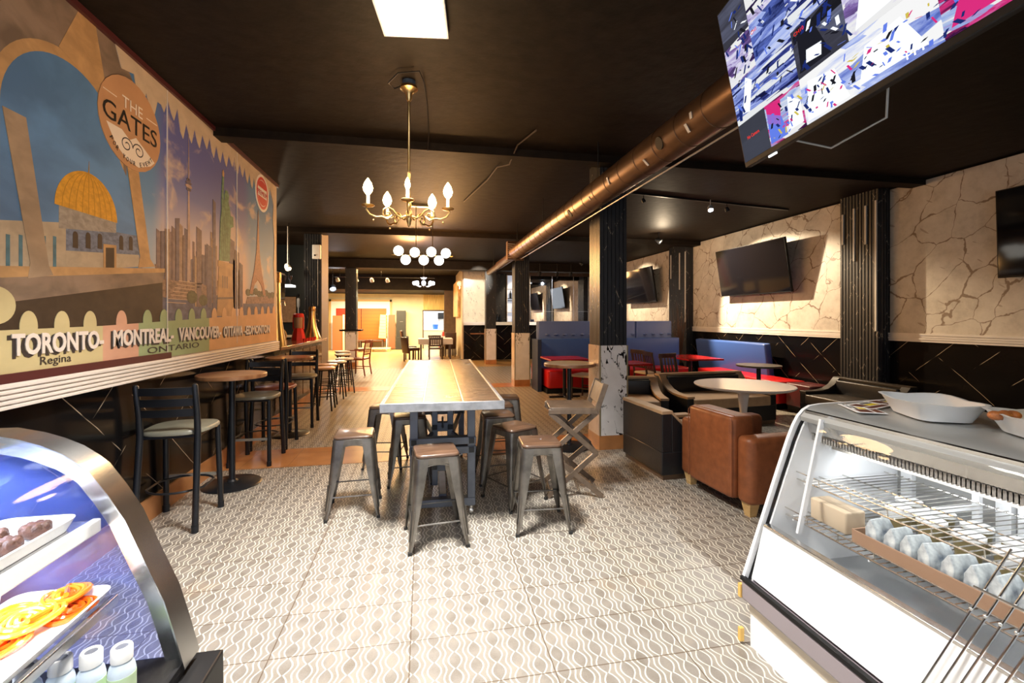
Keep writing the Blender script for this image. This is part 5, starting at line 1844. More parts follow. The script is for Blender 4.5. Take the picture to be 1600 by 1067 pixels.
cafe_table('red-topped rectangular table at the near end of the long blue booth', (2.62, 8.28, 0), 0.75, 0.75, 0, M_redtop)
cafe_table('red-topped table peeking out past the first column', (3.40, 7.20, 0), 0.6, 0.6, 0, M_redtop)
cafe_table('red-topped rectangular table by the corner of the blue benches and the twig vase', (5.08, 8.02, 0), 0.72, 1.05, 0, M_redtop)
cafe_table('dark oval-looking table in front of the blue bench on the tiled wall', (5.28, 6.42, 0), 0.66, 0.6, 0, mat('dark_grey_laminate', (0.07, 0.06, 0.05), 0.35), round_=True)
GD = 'dark slat-back chairs among the red tables'
dc = slat_chair('dark slat-back chair pulled up beside the tall white-topped table, beyond it', M_darkwood, mat('beige_seat', (0.62, 0.50, 0.36), 0.5), group=GD)
dc.location = (3.0, 8.15, 0)
dc.rotation_euler.z = math.radians(40)
dup(dc, (4.36, 8.30, 0), -80, 'dark slat-back chair by the booth, first of three near the corner red table', GD)
dup(dc, (4.30, 7.70, 0), -95, 'dark slat-back chair by the booth, middle of three near the corner red table', GD)
dup(dc, (4.28, 7.05, 0), -160, 'dark slat-back chair with pale slats turned toward the sofa, near the corner red table', GD)

# twig vase
t = thing('twig_arrangement', 'tall bundle of bare brown twigs standing by the wall column at the booth corner', 'dried plant', (5.97, 9.86, 0))
MB().lathe([(0.09, 0), (0.12, 0.05), (0.11, 0.35), (0.08, 0.45)], n=20).build('vase', M_black, t)
random.seed(4)
b = MB()
for k in range(38):
    a = random.uniform(0, 6.28)
    r1 = random.uniform(0.04, 0.24)
    h = random.uniform(1.2, 1.9)
    b.tube([(0.03 * math.cos(a), 0.03 * math.sin(a), 0.4), (0.4 * r1 * math.cos(a + .3), 0.4 * r1 * math.sin(a + .3), 0.4 + (h - 0.4) * 0.5), (r1 * math.cos(a), r1 * math.sin(a), h)], [0.006, 0.005, 0.0025], 5)
b.build('twigs', mat('twig_brown', (0.10, 0.05, 0.03), 0.6), t)

# ------------------------------------------------------------------ cross wall: mirror and bottle display
t = thing('wall_mirror', 'wide wall mirror above the white ledge reflecting the seating area', 'mirror', (0, 0, 0))
MB().box(3.83, 6.34, 16.275, 16.30, 1.37, 3.05).build('mirror_glass', mat('silver_mirror', (0.85, 0.86, 0.88), 0.02, 1.0), t)
fr = MB()
for x in (3.83, 4.67, 5.5, 6.33):
    fr.box(x - 0.006, x + 0.006, 16.268, 16.276, 1.37, 3.05)
fr.box(3.83, 6.34, 16.268, 16.276, 1.74, 1.75)
fr.build('mirror_joint', mat('mirror_joint', (0.5, 0.5, 0.5), 0.3, 0.6), t)
t = thing('bottle_display', 'narrow lit shelf unit on the cross wall between the two far columns', 'shelf', (0, 0, 0))
b = MB()
b.box(2.96, 3.45, 16.27, 16.299, 1.37, 3.05)
b.build('back_panel', mat('pale_lit_panel', (0.62, 0.66, 0.75), 0.3, emit=(0.7, 0.8, 1.0), es=0.35), t)
for z in (1.70, 2.12, 2.2, 2.55):
    MB().box(2.96, 3.45, 16.10, 16.27, z, z + 0.02).build('shelf', M_black if z in (2.12, 2.2) else M_white, t)
MB().box(2.94, 2.96, 16.1, 16.299, 1.37, 3.05).box(3.45, 3.48, 16.1, 16.299, 1.37, 3.05).build('side_panel', M_white, t)
bt = None
for k, (x, z) in enumerate(((3.08, 2.22), (3.18, 2.22), (3.3, 2.22), (3.2, 1.72), (3.2, 1.36), (3.35, 1.72), (2.7, 1.36), (2.6, 1.36))):
    lb = 'dark bottle standing on the lit shelf unit of the cross wall' if k < 6 else 'dark bottle standing on the white ledge beside the lit shelf unit'
    m = MB().lathe([(0.038, 0), (0.042, 0.01), (0.042, 0.16), (0.018, 0.21), (0.016, 0.27), (0.018, 0.275)], n=14)
    if bt is None:
        bt = m.build('bottle', mat('dark_bottle', (0.015, 0.02, 0.03), 0.1), None, (x, 16.18, z))
        tag(bt, lb, 'bottle', 'bottles on the lit shelf unit')
    else:
        o = bt.copy(); COL.objects.link(o); o.location = (x, 16.18, z); o['label'] = lb
        o['group'] = 'bottles on the lit shelf unit' if k < 6 else 'bottles on the white ledge'
tag(MB().box(1.62, 2.25, 16.0, 16.27, 0.93, 0.97).build('wooden_ledge', M_topwood, bevel=0.004), 'small brown wooden shelf on the black granite below the cream marble panel', 'shelf')
t = thing('wall_sconce', 'cream globe lamp on a bracket at the edge of the cream marble wall', 'wall lamp', (1.28, 16.6, 2.75))
MB().sphere((0, 0, 0), 0.10, 18).build('globe', mat('cream_glass_globe', (0.9, 0.72, 0.45), 0.3, emit=(1.0, 0.75, 0.4), es=0.6), t)
MB().box(-0.02, 0.06, -0.03, 0.03, -0.2, -0.1).build('bracket', M_gold, t)
spot('spot_lamp', (1.7, 13.4, 3.15), (1.8, 16.3, 2.2), 260, (1.0, 0.93, 0.78), 40, 0.5)
tag(MB().box(1.22, 1.335, 16.9, 19.2, 1.55, 2.9).build('wall_banner', mat('orange_cream_banner', (0.75, 0.48, 0.22), 0.5, var=0.3, bscale=5)), 'long cream and orange banner on the side wall behind the cream marble panel', 'banner')

# ================================================================== FAR HALL
t = thing('roller_shutter', 'big orange-red slatted shutter in a pale frame on the far wall', 'shutter', (0, 0, 0))
m, n, bb = nt_of('orange_shutter')
g = NG(n)
x, y, z = g.xyz()
fx = g.smooth(x, -4.0, -2.2)
c = g.mix(fx, (0.55, 0.035, 0.01), (0.60, 0.15, 0.02))
ln = g.m('SUBTRACT', 1.0, g.smooth(line_dist(g, z, 0.17), 0.004, 0.012))
n.links.new(g.mix(g.m('MULTIPLY', ln, 0.6), c, (0.25, 0.06, 0.02)), bb.inputs['Base Color'])
bb.inputs['Roughness'].default_value = 0.45
MB().box(-4.1, -1.78, 22.88, 22.94, 0.35, 1.97).build('slatted_curtain', m, t)
b = MB()
b.box(-4.33, -4.1, 22.9, 22.99, 0.0, 2.3).box(-1.78, -1.62, 22.9, 22.99, 0.0, 2.3).box(-4.1, -1.78, 22.9, 22.99, 1.97, 2.3)
b.build('frame', M_white, t)
b = MB()
b.box(-4.42, -4.33, 22.9, 22.99, 0.0, 2.4).box(-1.62, -1.54, 22.9, 22.99, 0.0, 2.4).box(-4.42, -1.54, 22.9, 22.99, 2.3, 2.4)
b.build('outer_trim', mat('ochre_trim', (0.60, 0.36, 0.14), 0.5), t)
MB().tube([(-2.95, 22.87, 1.97), (-2.95, 22.87, 0.98)], 0.012, 6).build('pull_cord', M_black, t)
t = thing('display_board', 'tall reddish slatted board leaning at the near edge of the orange shutter', 'board', (0, 0, 0))
MB().box(-4.15, -3.65, 22.3, 22.36, 0.0, 1.62).build('board_panel', mat('brick_red_board', (0.42, 0.13, 0.05), 0.5), t)
MB().box(-3.69, -3.62, 22.25, 22.36, 0.0, 1.66).build('board_edge', M_cream, t)
t = thing('leaning_panel', 'pale yellow slatted panel leaning before the orange shutter, beside a brown one', 'panel', (-1.95, 22.3, 0))
b = MB()
b.X = Matrix.Rotation(math.radians(4), 4, 'Y')
for k in range(8):
    b.box(-0.18, 0.20, 0.0, 0.04, 0.55 + k * 0.14, 0.68 + k * 0.14)
b.build('slats', mat('yellow_board', (0.80, 0.62, 0.25), 0.5), t)
MB().box(0.2, 0.24, 0.0, 0.05, 0.0, 1.7).build('post', M_silver, t)
t = thing('leaning_panel', 'red-brown tall panel leaning between the yellow panel and the dark cabinet', 'panel', (-1.62, 22.35, 0))
b = MB()
b.box(-0.02, 0.28, 0.0, 0.05, 0.05, 1.66)
b.build('panel_board', mat('red_brown_board', (0.30, 0.09, 0.04), 0.5), t)
t = thing('storage_bench', 'low dark bench with open bays under the orange shutter', 'bench', (0, 0, 0))
b = MB().box(-3.4, -1.9, 22.3, 22.8, 0.42, 0.47)
for x in (-3.4, -2.95, -2.45, -1.95):
    b.box(x, x + 0.05, 22.32, 22.78, 0, 0.42)
b.build('bench_frame', M_brownwall, t)
MB().box(-2.85, -2.5, 22.35, 22.7, 0.0, 0.33).build('storage_box', mat('cardboard', (0.45, 0.33, 0.2), 0.7), t)
t = thing('wooden_pallet', 'pale low wooden pallet on the floor before the orange shutter', 'pallet', (0, 0, 0))
b = MB()
for k in range(7):
    b.box(-3.1, -1.5, 20.9 + k * 0.15, 21.02 + k * 0.15, 0.12, 0.14)
b.build('deck_boards', mat('pallet_wood', (0.72, 0.58, 0.32), 0.6, var=0.2), t)
b = MB()
for x in (-3.1, -2.35, -1.6):
    b.box(x, x + 0.1, 20.9, 21.9, 0.0, 0.12)
b.build('bearers', mat('pallet_wood'), t)
t = thing('tall_cabinet', 'tall narrow dark grey cabinet on the yellow-lit far floor', 'cabinet', (0, 0, 0))
MB().box(-1.28, -0.85, 22.35, 22.85, 0.62, 1.86).build('upper_body', mat('charcoal', (0.03, 0.028, 0.025), 0.5), t, bevel=0.01)
MB().box(-1.30, -0.72, 22.3, 22.85, 0.0, 0.62).build('lower_body', mat('charcoal'), t, bevel=0.01)
MB().box(-1.12, -0.98, 22.335, 22.35, 1.32, 1.34).build('handle', M_steel, t)
t = thing('wall_cupboard', 'white wall cupboard seen through the kitchen doorway', 'cupboard', (0, 0, 0))
MB().box(0.1, 0.75, 25.15, 25.49, 1.3, 1.75).build('body', M_white, t)
MB().box(0.76, 1.15, 25.1, 25.49, 1.45, 1.8).build('extractor', M_black, t)
t = thing('kitchen_counter', 'pale kitchen counter seen through the doorway', 'counter', (0, 0, 0))
MB().box(-0.4, 1.6, 24.8, 25.49, 0.0, 0.86).build('body', mat('pale_wood_front', (0.62, 0.50, 0.36), 0.5), t)
MB().box(-0.42, 1.62, 24.77, 25.49, 0.86, 0.9).build('counter_top', M_white, t)
tag(MB().lathe([(0.13, 0), (0.16, 0.24), (0.165, 0.26), (0.15, 0.26), (0.12, 0.02)], n=20).build('plastic_bucket', mat('blue_plastic', (0.02, 0.12, 0.60), 0.35), None, (0.62, 24.95, 0.9)), 'blue bucket on the kitchen counter through the doorway', 'bucket')
t = thing('red_fabric_chair', 'bright red draped chair just inside the kitchen doorway', 'chair', (0.98, 22.3, 0))
MB().loft([[(-0.25 * a, -0.2 * a, z), (0.25 * a, -0.2 * a, z), (0.25 * a, 0.2 * a, z), (-0.25 * a, 0.2 * a, z)] for a, z in ((1.1, 0.0), (1.0, 0.4), (0.7, 0.5), (0.35, 0.85))]).build('red_cover', M_redp, t, bevel=0.03)
# dining corner in the hall
t = thing('dining_table', 'far dining table under a white cloth near the kitchen doorway', 'table', (0.26, 17.1, 0))
MB().box(-0.42, 0.75, -0.42, 0.45, 0.70, 0.74).build('table_top', M_darkwood, t)
b = MB()
b.box(-0.45, 0.78, -0.45, 0.48, 0.742, 0.75).box(-0.45, 0.78, -0.455, -0.45, 0.55, 0.75).box(-0.455, -0.45, -0.45, 0.48, 0.55, 0.75)
b.build('cloth', mat('white_cloth', (0.82, 0.82, 0.80), 0.7), t)
for sx in (-0.36, 0.69):
    for sy in (-0.36, 0.4):
        MB().box(sx - 0.03, sx + 0.03, sy - 0.03, sy + 0.03, 0, 0.70).build('leg', M_darkwood, t)
sc1 = slat_chair('dark slatted chair before the white-clothed dining table', M_darkwood, M_darkwood, slats=6, w=0.5, h=0.82, group='dark slatted chairs at the dining table')
sc1.location = (0.42, 16.35, 0)
dup(sc1, (0.42, 17.95, 0), 180, 'dark slatted chair with reddish rail behind the white-clothed dining table', 'dark slatted chairs at the dining table')


def parsons(label, loc, rz, h=1.02):
    t = thing('tall_back_chair', label, 'chair', loc, rz, 'tall brown leather dining chairs')
    MB().rbox(-0.22, 0.22, -0.2, 0.22, 0.38, 0.48, 0.03).build('seat', mat('dark_brown_leather', (0.05, 0.022, 0.015), 0.35), t)
    b = MB()
    b.X = Matrix.Translation((0, -0.2, 0.3)) @ Matrix.Rotation(math.radians(8), 4, 'X')
    b.rbox(-0.22, 0.22, -0.035, 0.035, 0, h - 0.3, 0.025)
    b.build('backrest', mat('dark_brown_leather'), t)
    for sx in (-1, 1):
        for sy in (-1, 1):
            MB().box(sx * 0.19 - 0.02, sx * 0.19 + 0.02, sy * 0.17 - 0.02, sy * 0.17 + 0.02, 0, 0.38).build('leg', M_darkwood, t)
    return t


parsons('tall brown leather chair at the aisle end of the white-clothed dining table', (-0.50, 17.1, 0), -80, 1.05)
parsons('low dark chair half hidden behind the far end of the long table top', (-0.42, 16.1, 0), -60, 0.85)
parsons('brown chair standing before the white boards by the fluted partition', (0.98, 18.0, 0), 10, 0.95)
for k, (x0_, x1_, lb) in enumerate(((0.62, 0.98, 'white board leaning low between the dining table and the brown chair'), (1.02, 1.32, 'white board leaning low behind the brown chair by the partition'))):
    tag(MB().box(x0_, x1_, 18.35, 18.40, 0.02, 0.78).build('white_board', M_white), lb, 'board', 'white boards leaning by the partition')

# ================================================================== CURVED PASTRY CASE
M_stain = mat('stainless', (0.58, 0.58, 0.58), 0.24, 1.0, var=0.12, bscale=4)
M_glass = glass('clear_glass')
L1 = [(-1.60, 1.19), (-1.30, 1.205), (-1.06, 1.205), (-1.0, 1.19), (-0.955, 1.173), (-0.91, 1.15), (-0.875, 1.123), (-0.85, 1.10), (-0.81, 1.04), (-0.77, 0.97), (-0.73, 0.87), (-0.705, 0.81), (-0.68, 0.75), (-0.655, 0.66), (-0.63, 0.56)]


def offset(pts, d):
    out = []
    for i, (a, b) in enumerate(pts):
        p = pts[max(0, i - 1)]
        q = pts[min(len(pts) - 1, i + 1)]
        tx, tz = q[0] - p[0], q[1] - p[1]
        L = math.hypot(tx, tz)
        out.append((a + tz / L * d, b - tx / L * d))
    return out


def sheet(mb, pts, d, y0, y1, mi=0):
    inn = offset(pts, d)
    n = len(pts)
    rings = [[(pts[i][0], y0, pts[i][1]), (pts[i][0], y1, pts[i][1]), (inn[i][0], y1, inn[i][1]), (inn[i][0], y0, inn[i][1])] for i in range(n)]
    mb.loft(rings, True, mi)
    return mb


t = thing('curved_pastry_case', 'curved-glass pastry display case lit bluish white, with steel end frame, on a black base', 'display case', (0, 0, 0))
MB().box(-1.62, -0.57, 0.28, 1.46, 0.0, 0.54).build('base', M_black, t, bevel=0.006)
sheet(MB(), L1, 0.05, 1.385, 1.42).build('end_frame', M_stain, t)
sheet(MB(), offset(L1, -0.004), 0.004, 1.36, 1.44).build('frame_edge', M_stain, t)
sheet(MB(), offset(L1[2:], 0.004), 0.005, 0.32, 1.36).build('curved_glass', M_glass, t)
MB().prism([(-1.55, 0.56)] + offset(L1, 0.05), lambda a, b, d: (a, d, b), 1.40, 1.402).build('end_glass', blue_reflection_glass('end_glass_blue_reflection'), t)
MB().box(-1.60, -1.30, 0.3, 1.42, 1.185, 1.20).build('top_panel', M_stain, t)
MB().box(-1.10, -1.06, 0.3, 1.40, 1.165, 1.195).build('top_rail', M_stain, t)
MB().box(-1.60, -1.585, 0.3, 1.40, 0.54, 1.19).build('back_panel', mat('mirror_back_blue_glow', (0.30, 0.36, 0.62), 0.12, 0.5), t)  # blue glow inside the case is put into this panel's colour
MB().box(-1.58, -0.635, 0.3, 1.40, 0.54, 0.575).build('deck', M_black, t)
MB().box(-1.45, -0.84, 0.32, 1.37, 0.955, 0.975).build('shelf', M_stain, t, bevel=0.003)
MB().box(-0.845, -0.825, 0.32, 1.37, 0.945, 0.98).build('shelf_rail', M_white, t, bevel=0.004)
MB().box(-1.42, -0.79, 0.32, 1.37, 0.758, 0.772).build('shelf', M_glass, t)
MB().box(-0.80, -0.785, 0.32, 1.37, 0.752, 0.778).build('shelf_rail', M_stain, t, bevel=0.004)
MB().box(-1.40, -1.34, 0.4, 1.34, 1.15, 1.175).build('tube_light', emis('tube_blue_white', (0.75, 0.84, 1.0), 9.0), t)
MB().box(-1.12, -1.08, 0.4, 1.34, 0.938, 0.952).build('tube_light', emis('tube_blue_white', (0.75, 0.84, 1.0), 9.0), t)
area('case_lamp', (-1.12, 0.9, 1.15), (0, math.radians(12), 0), 0.3, 0.8, 20, (0.72, 0.82, 1.0))
area('case_shelf_lamp', (-1.05, 0.9, 0.935), (0, math.radians(10), 0), 0.3, 0.8, 12, (0.85, 0.92, 1.0))
area('case_deck_lamp', (-1.05, 0.9, 0.745), (0, math.radians(12), 0), 0.3, 0.8, 5, (0.85, 0.92, 1.0))


def tray(label, x0_, x1_, y0_, y1_, z, h=0.022, m=None, cat='tray', group='white trays in the pastry case', flare=0.012):
    o = MB()
    rings = []
    for zz, f, ins in ((z, -flare, 0), (z + h, 0, 0), (z + h, 0, 0.006), (z + 0.005, -flare, 0.006)):
        ring = []
        r = 0.03
        a0, a1, b0_, b1_ = x0_ - f + ins, x1_ + f - ins, y0_ - f + ins, y1_ + f - ins
        for cx, cy, st in ((a1 - r, b1_ - r, 0), (a0 + r, b1_ - r, 90), (a0 + r, b0_ + r, 180), (a1 - r, b0_ + r, 270)):
            for k in range(5):
                a = math.radians(st + 22.5 * k)
                ring.append((cx + r * math.cos(a), cy + r * math.sin(a), zz))
        rings.append(ring)
    o.loft(rings)
    ob = o.build('serving_tray', m or mat('white_melamine', (0.85, 0.85, 0.84), 0.25))
    return tag(ob, label, cat, group)


tray('white tray with chocolate pastries on the upper case shelf', -1.02, -0.85, 0.55, 1.34, 0.976, 0.03)
tray('white tray holding orange coiled sweets on the lower case shelf', -1.02, -0.80, 0.75, 1.385, 0.774, 0.022)
M_choc = mat('chocolate_pastry_crust', (0.075, 0.028, 0.016), 0.55, bump=0.8, bscale=60, var=0.5)
random.seed(8)
po = None
for k, (x, y) in enumerate(((-0.90, 1.27), (-0.965, 1.24), (-0.90, 1.19), (-0.97, 1.15), (-0.905, 1.10), (-0.97, 1.06), (-0.90, 1.02), (-0.96, 0.97))):
    if po is None:
        m_ = MB()
        m_.sphere((0, 0, 0.018), 0.030, 14, 0, 0.62)
        for j in range(7):
            a = j * 0.9
            m_.sphere((0.018 * math.cos(a), 0.018 * math.sin(a), 0.024), 0.012, 8)
        po = m_.build('chocolate_pastry', M_choc, None, (x, y, 0.981))
        tag(po, 'lumpy dark chocolate pastry on the white tray of the upper case shelf', 'pastry', 'chocolate pastries')
    else:
        o = po.copy(); COL.objects.link(o); o.location = (x, y, 0.981); o.rotation_euler.z = k
def jalebi(name_lb, x, y, z, R, m, turns=4.2, ph=0.0):
    pts = []
    n = int(turns * 26)
    for i in range(n):
        a = ph + 2 * math.pi * turns * i / n
        r = 0.006 + (R - 0.006) * (i / n)
        wob = 1 + 0.05 * math.sin(3 * a)
        pts.append((x + r * wob * math.cos(a), y + r * wob * math.sin(a) * 1.05, z + 0.003 * math.sin(2.3 * a)))
    pts.append((x + R * 0.4, y - R * 0.5, z + 0.012))
    o = MB().tube(pts, 0.0062, 7).build('coiled_sweet', m)
    return tag(o, name_lb, 'sweet', 'orange coiled sweets')
M_ja = mat('yellow_orange_syrup', (0.95, 0.42, 0.03), 0.15, coat=0.6)
M_jb = mat('deep_orange_syrup', (0.90, 0.16, 0.01), 0.15, coat=0.6)
jalebi('glossy yellow-orange coiled sweet lying on top, in front on the white tray', -0.905, 1.25, 0.803, 0.062, M_ja)
jalebi('orange coiled sweet at the far end of the white tray, over a deeper orange one', -0.885, 1.335, 0.806, 0.048, mat('orange_syrup', (0.95, 0.27, 0.015), 0.15, coat=0.6), ph=1.0)
jalebi('deep orange coiled sweet underneath, showing at the corner of the tray', -0.855, 1.30, 0.786, 0.055, M_jb, ph=2.0)
jalebi('deep orange coiled sweet below the yellow-orange one', -0.92, 1.18, 0.787, 0.06, M_jb, ph=0.4)
jalebi('yellow-orange coiled sweet at the camera end of the tray, cut by the frame edge', -0.95, 1.13, 0.805, 0.055, M_ja, ph=2.6)
jalebi('orange coiled sweet behind the glossy top one, against the paper cup', -0.955, 1.30, 0.790, 0.045, mat('orange_syrup'), ph=3.0)
t = thing('yogurt_tub', 'white tub with red and navy label on the upper case shelf', 'tub', (-1.06, 1.25, 0.976))
MB().lathe([(0.042, 0), (0.055, 0.095), (0.058, 0.10), (0.055, 0.104), (0.001, 0.104)], n=28).build('body', M_white, t)
MB().lathe([(0.0435, 0.01), (0.0495, 0.05)], n=28).build('red_band', M_redp, t)
MB().lathe([(0.0535, 0.078), (0.0555, 0.093)], n=28).build('navy_band', mat('navy_ink', (0.02, 0.03, 0.25), 0.4), t)
t = thing('paper_cup', 'white paper cup with dark dome lid beside the orange coiled sweets', 'cup', (-1.06, 1.33, 0.774))
MB().lathe([(0.032, 0), (0.045, 0.10)], n=24).build('cup_body', M_white, t)
MB().lathe([(0.047, 0.098), (0.047, 0.108), (0.04, 0.118), (0.03, 0.132), (0.001, 0.136)], n=24).build('lid', mat('smoky_lid', (0.10, 0.12, 0.16), 0.2), t)
t = thing('foil_bag', 'crinkled silvery blue packet at the back of the upper case shelf', 'packet', (-1.25, 1.25, 0.976))
m_ = MB()
rings = []
for i in range(9):
    k = i / 8
    r = 0.035 * math.sin(math.pi * min(0.97, max(0.06, k))) + 0.006
    rings.append([(0.0 + r * math.cos(a) * (1 + 0.2 * math.sin(5 * a + i)), -0.12 + 0.24 * k, 0.036 + r * 0.8 * math.sin(a) * (1 + 0.15 * math.cos(7 * a + i * 2))) for a in [2 * math.pi * j / 18 for j in range(18)]])
m_.loft(rings)
m_.build('packet_body', mat('silver_blue_foil', (0.35, 0.45, 0.75), 0.2, 0.8), t)
bo = None
LB = ['white-capped drink bottle nearest the case corner, with a pale green label', 'white-capped drink bottle between the corner one and the shadier one', 'white-capped drink bottle third from the case corner', 'white-capped drink bottle deepest in the row under the shelf']
for k, (x, y) in enumerate(((-0.705, 1.24), (-0.765, 1.235), (-0.82, 1.225), (-0.875, 1.21))):
    if bo is None:
        bo = thing('drink_bottle', LB[0], 'bottle', (x, y, 0.577), 0, 'small drink bottles on the case floor')
        MB().lathe([(0.024, 0), (0.027, 0.004), (0.027, 0.03), (0.025, 0.034), (0.027, 0.038), (0.027, 0.085), (0.024, 0.10), (0.018, 0.11), (0.018, 0.118)], n=24).build('bottle_body', mat('milky_bottle', (0.62, 0.72, 0.80), 0.2), bo)
        MB().lathe([(0.0215, 0.112), (0.0215, 0.14), (0.019, 0.144), (0.014, 0.144), (0.013, 0.141), (0.001, 0.141)], n=24).build('cap', M_white, bo)
        MB().lathe([(0.0275, 0.04), (0.0275, 0.08)], n=24).build('label_band', mat('pale_green_label', (0.55, 0.72, 0.45), 0.4), bo)
        MB().lathe([(0.0125, 0.1415), (0.001, 0.1417)], n=20).build('cap_disc', mat('grey_cap_disc', (0.12, 0.13, 0.16), 0.4), bo)
    else:
        dup(bo, (x, y, 0.577), k * 35, LB[k])

# ================================================================== SLOPED PASTRY FRIDGE
M_enamel = mat('white_enamel', (0.82, 0.83, 0.84), 0.3)
M_beige = mat('beige_enamel', (0.66, 0.58, 0.46), 0.4)
M_mauve = mat('mauve_grey_metal', (0.34, 0.30, 0.33), 0.4, 0.3)
t = thing('sloped_display_fridge', 'big sloped-glass display fridge with wire shelves and steel top beside the brown club chair', 'display fridge', (0, 0, 0))
Y0, Y1 = 0.30, 1.86
MB().box(1.47, 2.35, Y0, Y1 - 0.02, 0.0, 0.15).build('base', M_enamel, t)
MB().box(1.468, 2.352, Y0, Y1 - 0.018, 0.15, 0.21).build('base_stripe', M_beige, t)
MB().box(1.435, 1.50, Y0, Y1, 0.21, 0.30).build('bumper_band', M_mauve, t, bevel=0.012)
MB().box(1.50, 2.35, Y0, Y1 - 0.001, 0.21, 0.30).build('body_panel', M_mauve, t)
for z in (0.215, 0.012):
    MB().box(1.430, 1.45, Y1 - 0.005, Y1 + 0.012, z, z + 0.06).build('corner_cap', mat('ochre_plastic', (0.72, 0.45, 0.12), 0.5), t)
R1 = [(1.440, 0.30), (1.50, 0.46), (1.56, 0.62), (1.62, 0.78), (1.68, 0.935), (1.71, 1.0), (1.735, 1.04), (1.765, 1.068), (1.80, 1.085), (1.86, 1.092), (2.35, 1.10)]
R1r = list(reversed(R1))
sheet(MB(), R1r, -0.022, Y1 - 0.012, Y1 + 0.004).build('end_frame', M_enamel, t)
sheet(MB(), offset(R1r, -0.022), -0.012, Y1 - 0.02, Y1 + 0.002).build('gasket', M_black, t)
MB().prism([(1.52, 0.30), (2.35, 0.30), (2.35, 1.09)] + [(a + 0.03, b - 0.012) for a, b in R1r[1:]], lambda a, b, d: (a, d, b), Y1 - 0.03, Y1 - 0.012).build('end_panel', M_enamel, t)
gp = R1[0:7]
inn = [(a + 0.006, b - 0.002) for a, b in gp]
m_ = MB()
m_.loft([[(gp[i][0], Y0, gp[i][1]), (gp[i][0], Y1 - 0.02, gp[i][1]), (inn[i][0], Y1 - 0.02, inn[i][1]), (inn[i][0], Y0, inn[i][1])] for i in range(len(gp))])
m_.build('sloped_glass', M_glass, t)
MB().box(1.432, 1.452, Y0, Y1, 0.298, 0.315).build('lower_gasket', M_black, t)
m_ = MB()
tp_ = R1[6:]
tin = [(a + 0.004, b - 0.02) for a, b in tp_]
m_.loft([[(tp_[i][0], Y0, tp_[i][1]), (tp_[i][0], Y1 - 0.02, tp_[i][1]), (tin[i][0], Y1 - 0.02, tin[i][1]), (tin[i][0], Y0, tin[i][1])] for i in range(len(tp_))])
m_.build('steel_top', mat('brushed_top', (0.50, 0.51, 0.50), 0.42, 0.6), t)
MB().bar((1.768, Y0, 1.02), (1.768, Y1 - 0.03, 1.02), 0.012, 0.105, 0, (-0.25, 0, 1)).build('steel_fascia', M_stain, t)
m_ = MB()
y = Y0
while y < Y1 - 0.04:
    m_.box(1.79, 1.90, y, y + 0.004, 0.925, 0.965)
    y += 0.014
for k in range(9):
    m_.box(1.79 + k * 0.013, 1.793 + k * 0.013, Y0, Y1 - 0.03, 0.93, 0.96)
m_.build('air_grille', mat('grille_grey', (0.45, 0.44, 0.42), 0.4, 0.4), t)
MB().box(1.785, 2.3, Y0, Y1 - 0.03, 0.966, 0.985).build('air_duct_plate', M_black, t)
MB().box(1.90, 1.93, Y0, Y1 - 0.03, 0.88, 0.965).build('duct_lip', mat('aged_cream_metal', (0.50, 0.46, 0.40), 0.4), t)
# inner tub
m_ = MB()
m_.loft([[(1.468, Y0, 0.315), (1.488, Y0, 0.315), (1.552, Y0, 0.545), (1.532, Y0, 0.55)], [(1.468, Y1 - 0.03, 0.315), (1.488, Y1 - 0.03, 0.315), (1.552, Y1 - 0.03, 0.545), (1.532, Y1 - 0.03, 0.55)]])
m_.build('front_lip', M_enamel, t)
MB().box(1.53, 1.565, Y0, Y1 - 0.03, 0.54, 0.556).build('lip_rail', M_stain, t, bevel=0.003)
MB().box(1.50, 2.28, Y0, Y1 - 0.03, 0.31, 0.36).build('deck', mat('grey_steel_deck', (0.45, 0.46, 0.47), 0.35, 0.6), t)
MB().box(2.28, 2.35, Y0, Y1 - 0.03, 0.30, 1.09).build('back_panel', mat('grey_back', (0.30, 0.30, 0.29), 0.45), t)
for y in (1.77, 1.40, 1.33, 0.95, 0.6):
    MB().box(2.255, 2.28, y - 0.025, y + 0.025, 0.36, 0.93).build('door_stile', M_enamel, t)
for y in (1.45, 1.10, 0.72):
    m_ = MB().box(2.19, 2.21, y - 0.012, y + 0.012, 0.36, 0.95)
    m_.build('shelf_upright', M_enamel, t)
MB().bar((1.735, 1.72, 1.05), (1.615, 1.72, 0.555), 0.022, 0.012, 0, (0, 1, 0)).build('glass_post', M_enamel, t)
M_wire = mat('chrome_wire', (0.62, 0.60, 0.56), 0.25, 1.0)
for zs, xf in ((0.76, 1.70), (0.60, 1.64)):
    m_ = MB()
    y = Y0 + 0.03
    while y < Y1 - 0.06:
        m_.tube([(xf, y, zs), (2.20, y, zs)], 0.0022, 5)
        y += 0.030
    for x in (xf, xf + 0.12, 1.95, 2.19):
        m_.tube([(x, Y0, zs - 0.004), (x, Y1 - 0.04, zs - 0.004)], 0.0035, 6)
    m_.tube([(xf - 0.004, Y0, zs + 0.03), (xf - 0.004, Y1 - 0.04, zs + 0.03)], 0.0028, 6)
    y = Y0 + 0.05
    while y < Y1 - 0.06:
        m_.tube([(xf, y, zs), (xf - 0.004, y, zs + 0.03)], 0.002, 5)
        y += 0.15
    m_.build('wire_shelf', M_wire, t)
    for yb in (1.80, 1.44, 1.08, 0.7):
        MB().bar((xf + 0.02, yb, zs - 0.015), (2.2, yb, zs - 0.02), 0.006, 0.022).build('shelf_bracket', M_enamel, t)
MB().box(1.93, 1.97, Y0 + 0.1, Y1 - 0.1, 0.935, 0.955).build('tube_light', emis('tube_white', (0.95, 0.98, 1.0), 3.0), t)
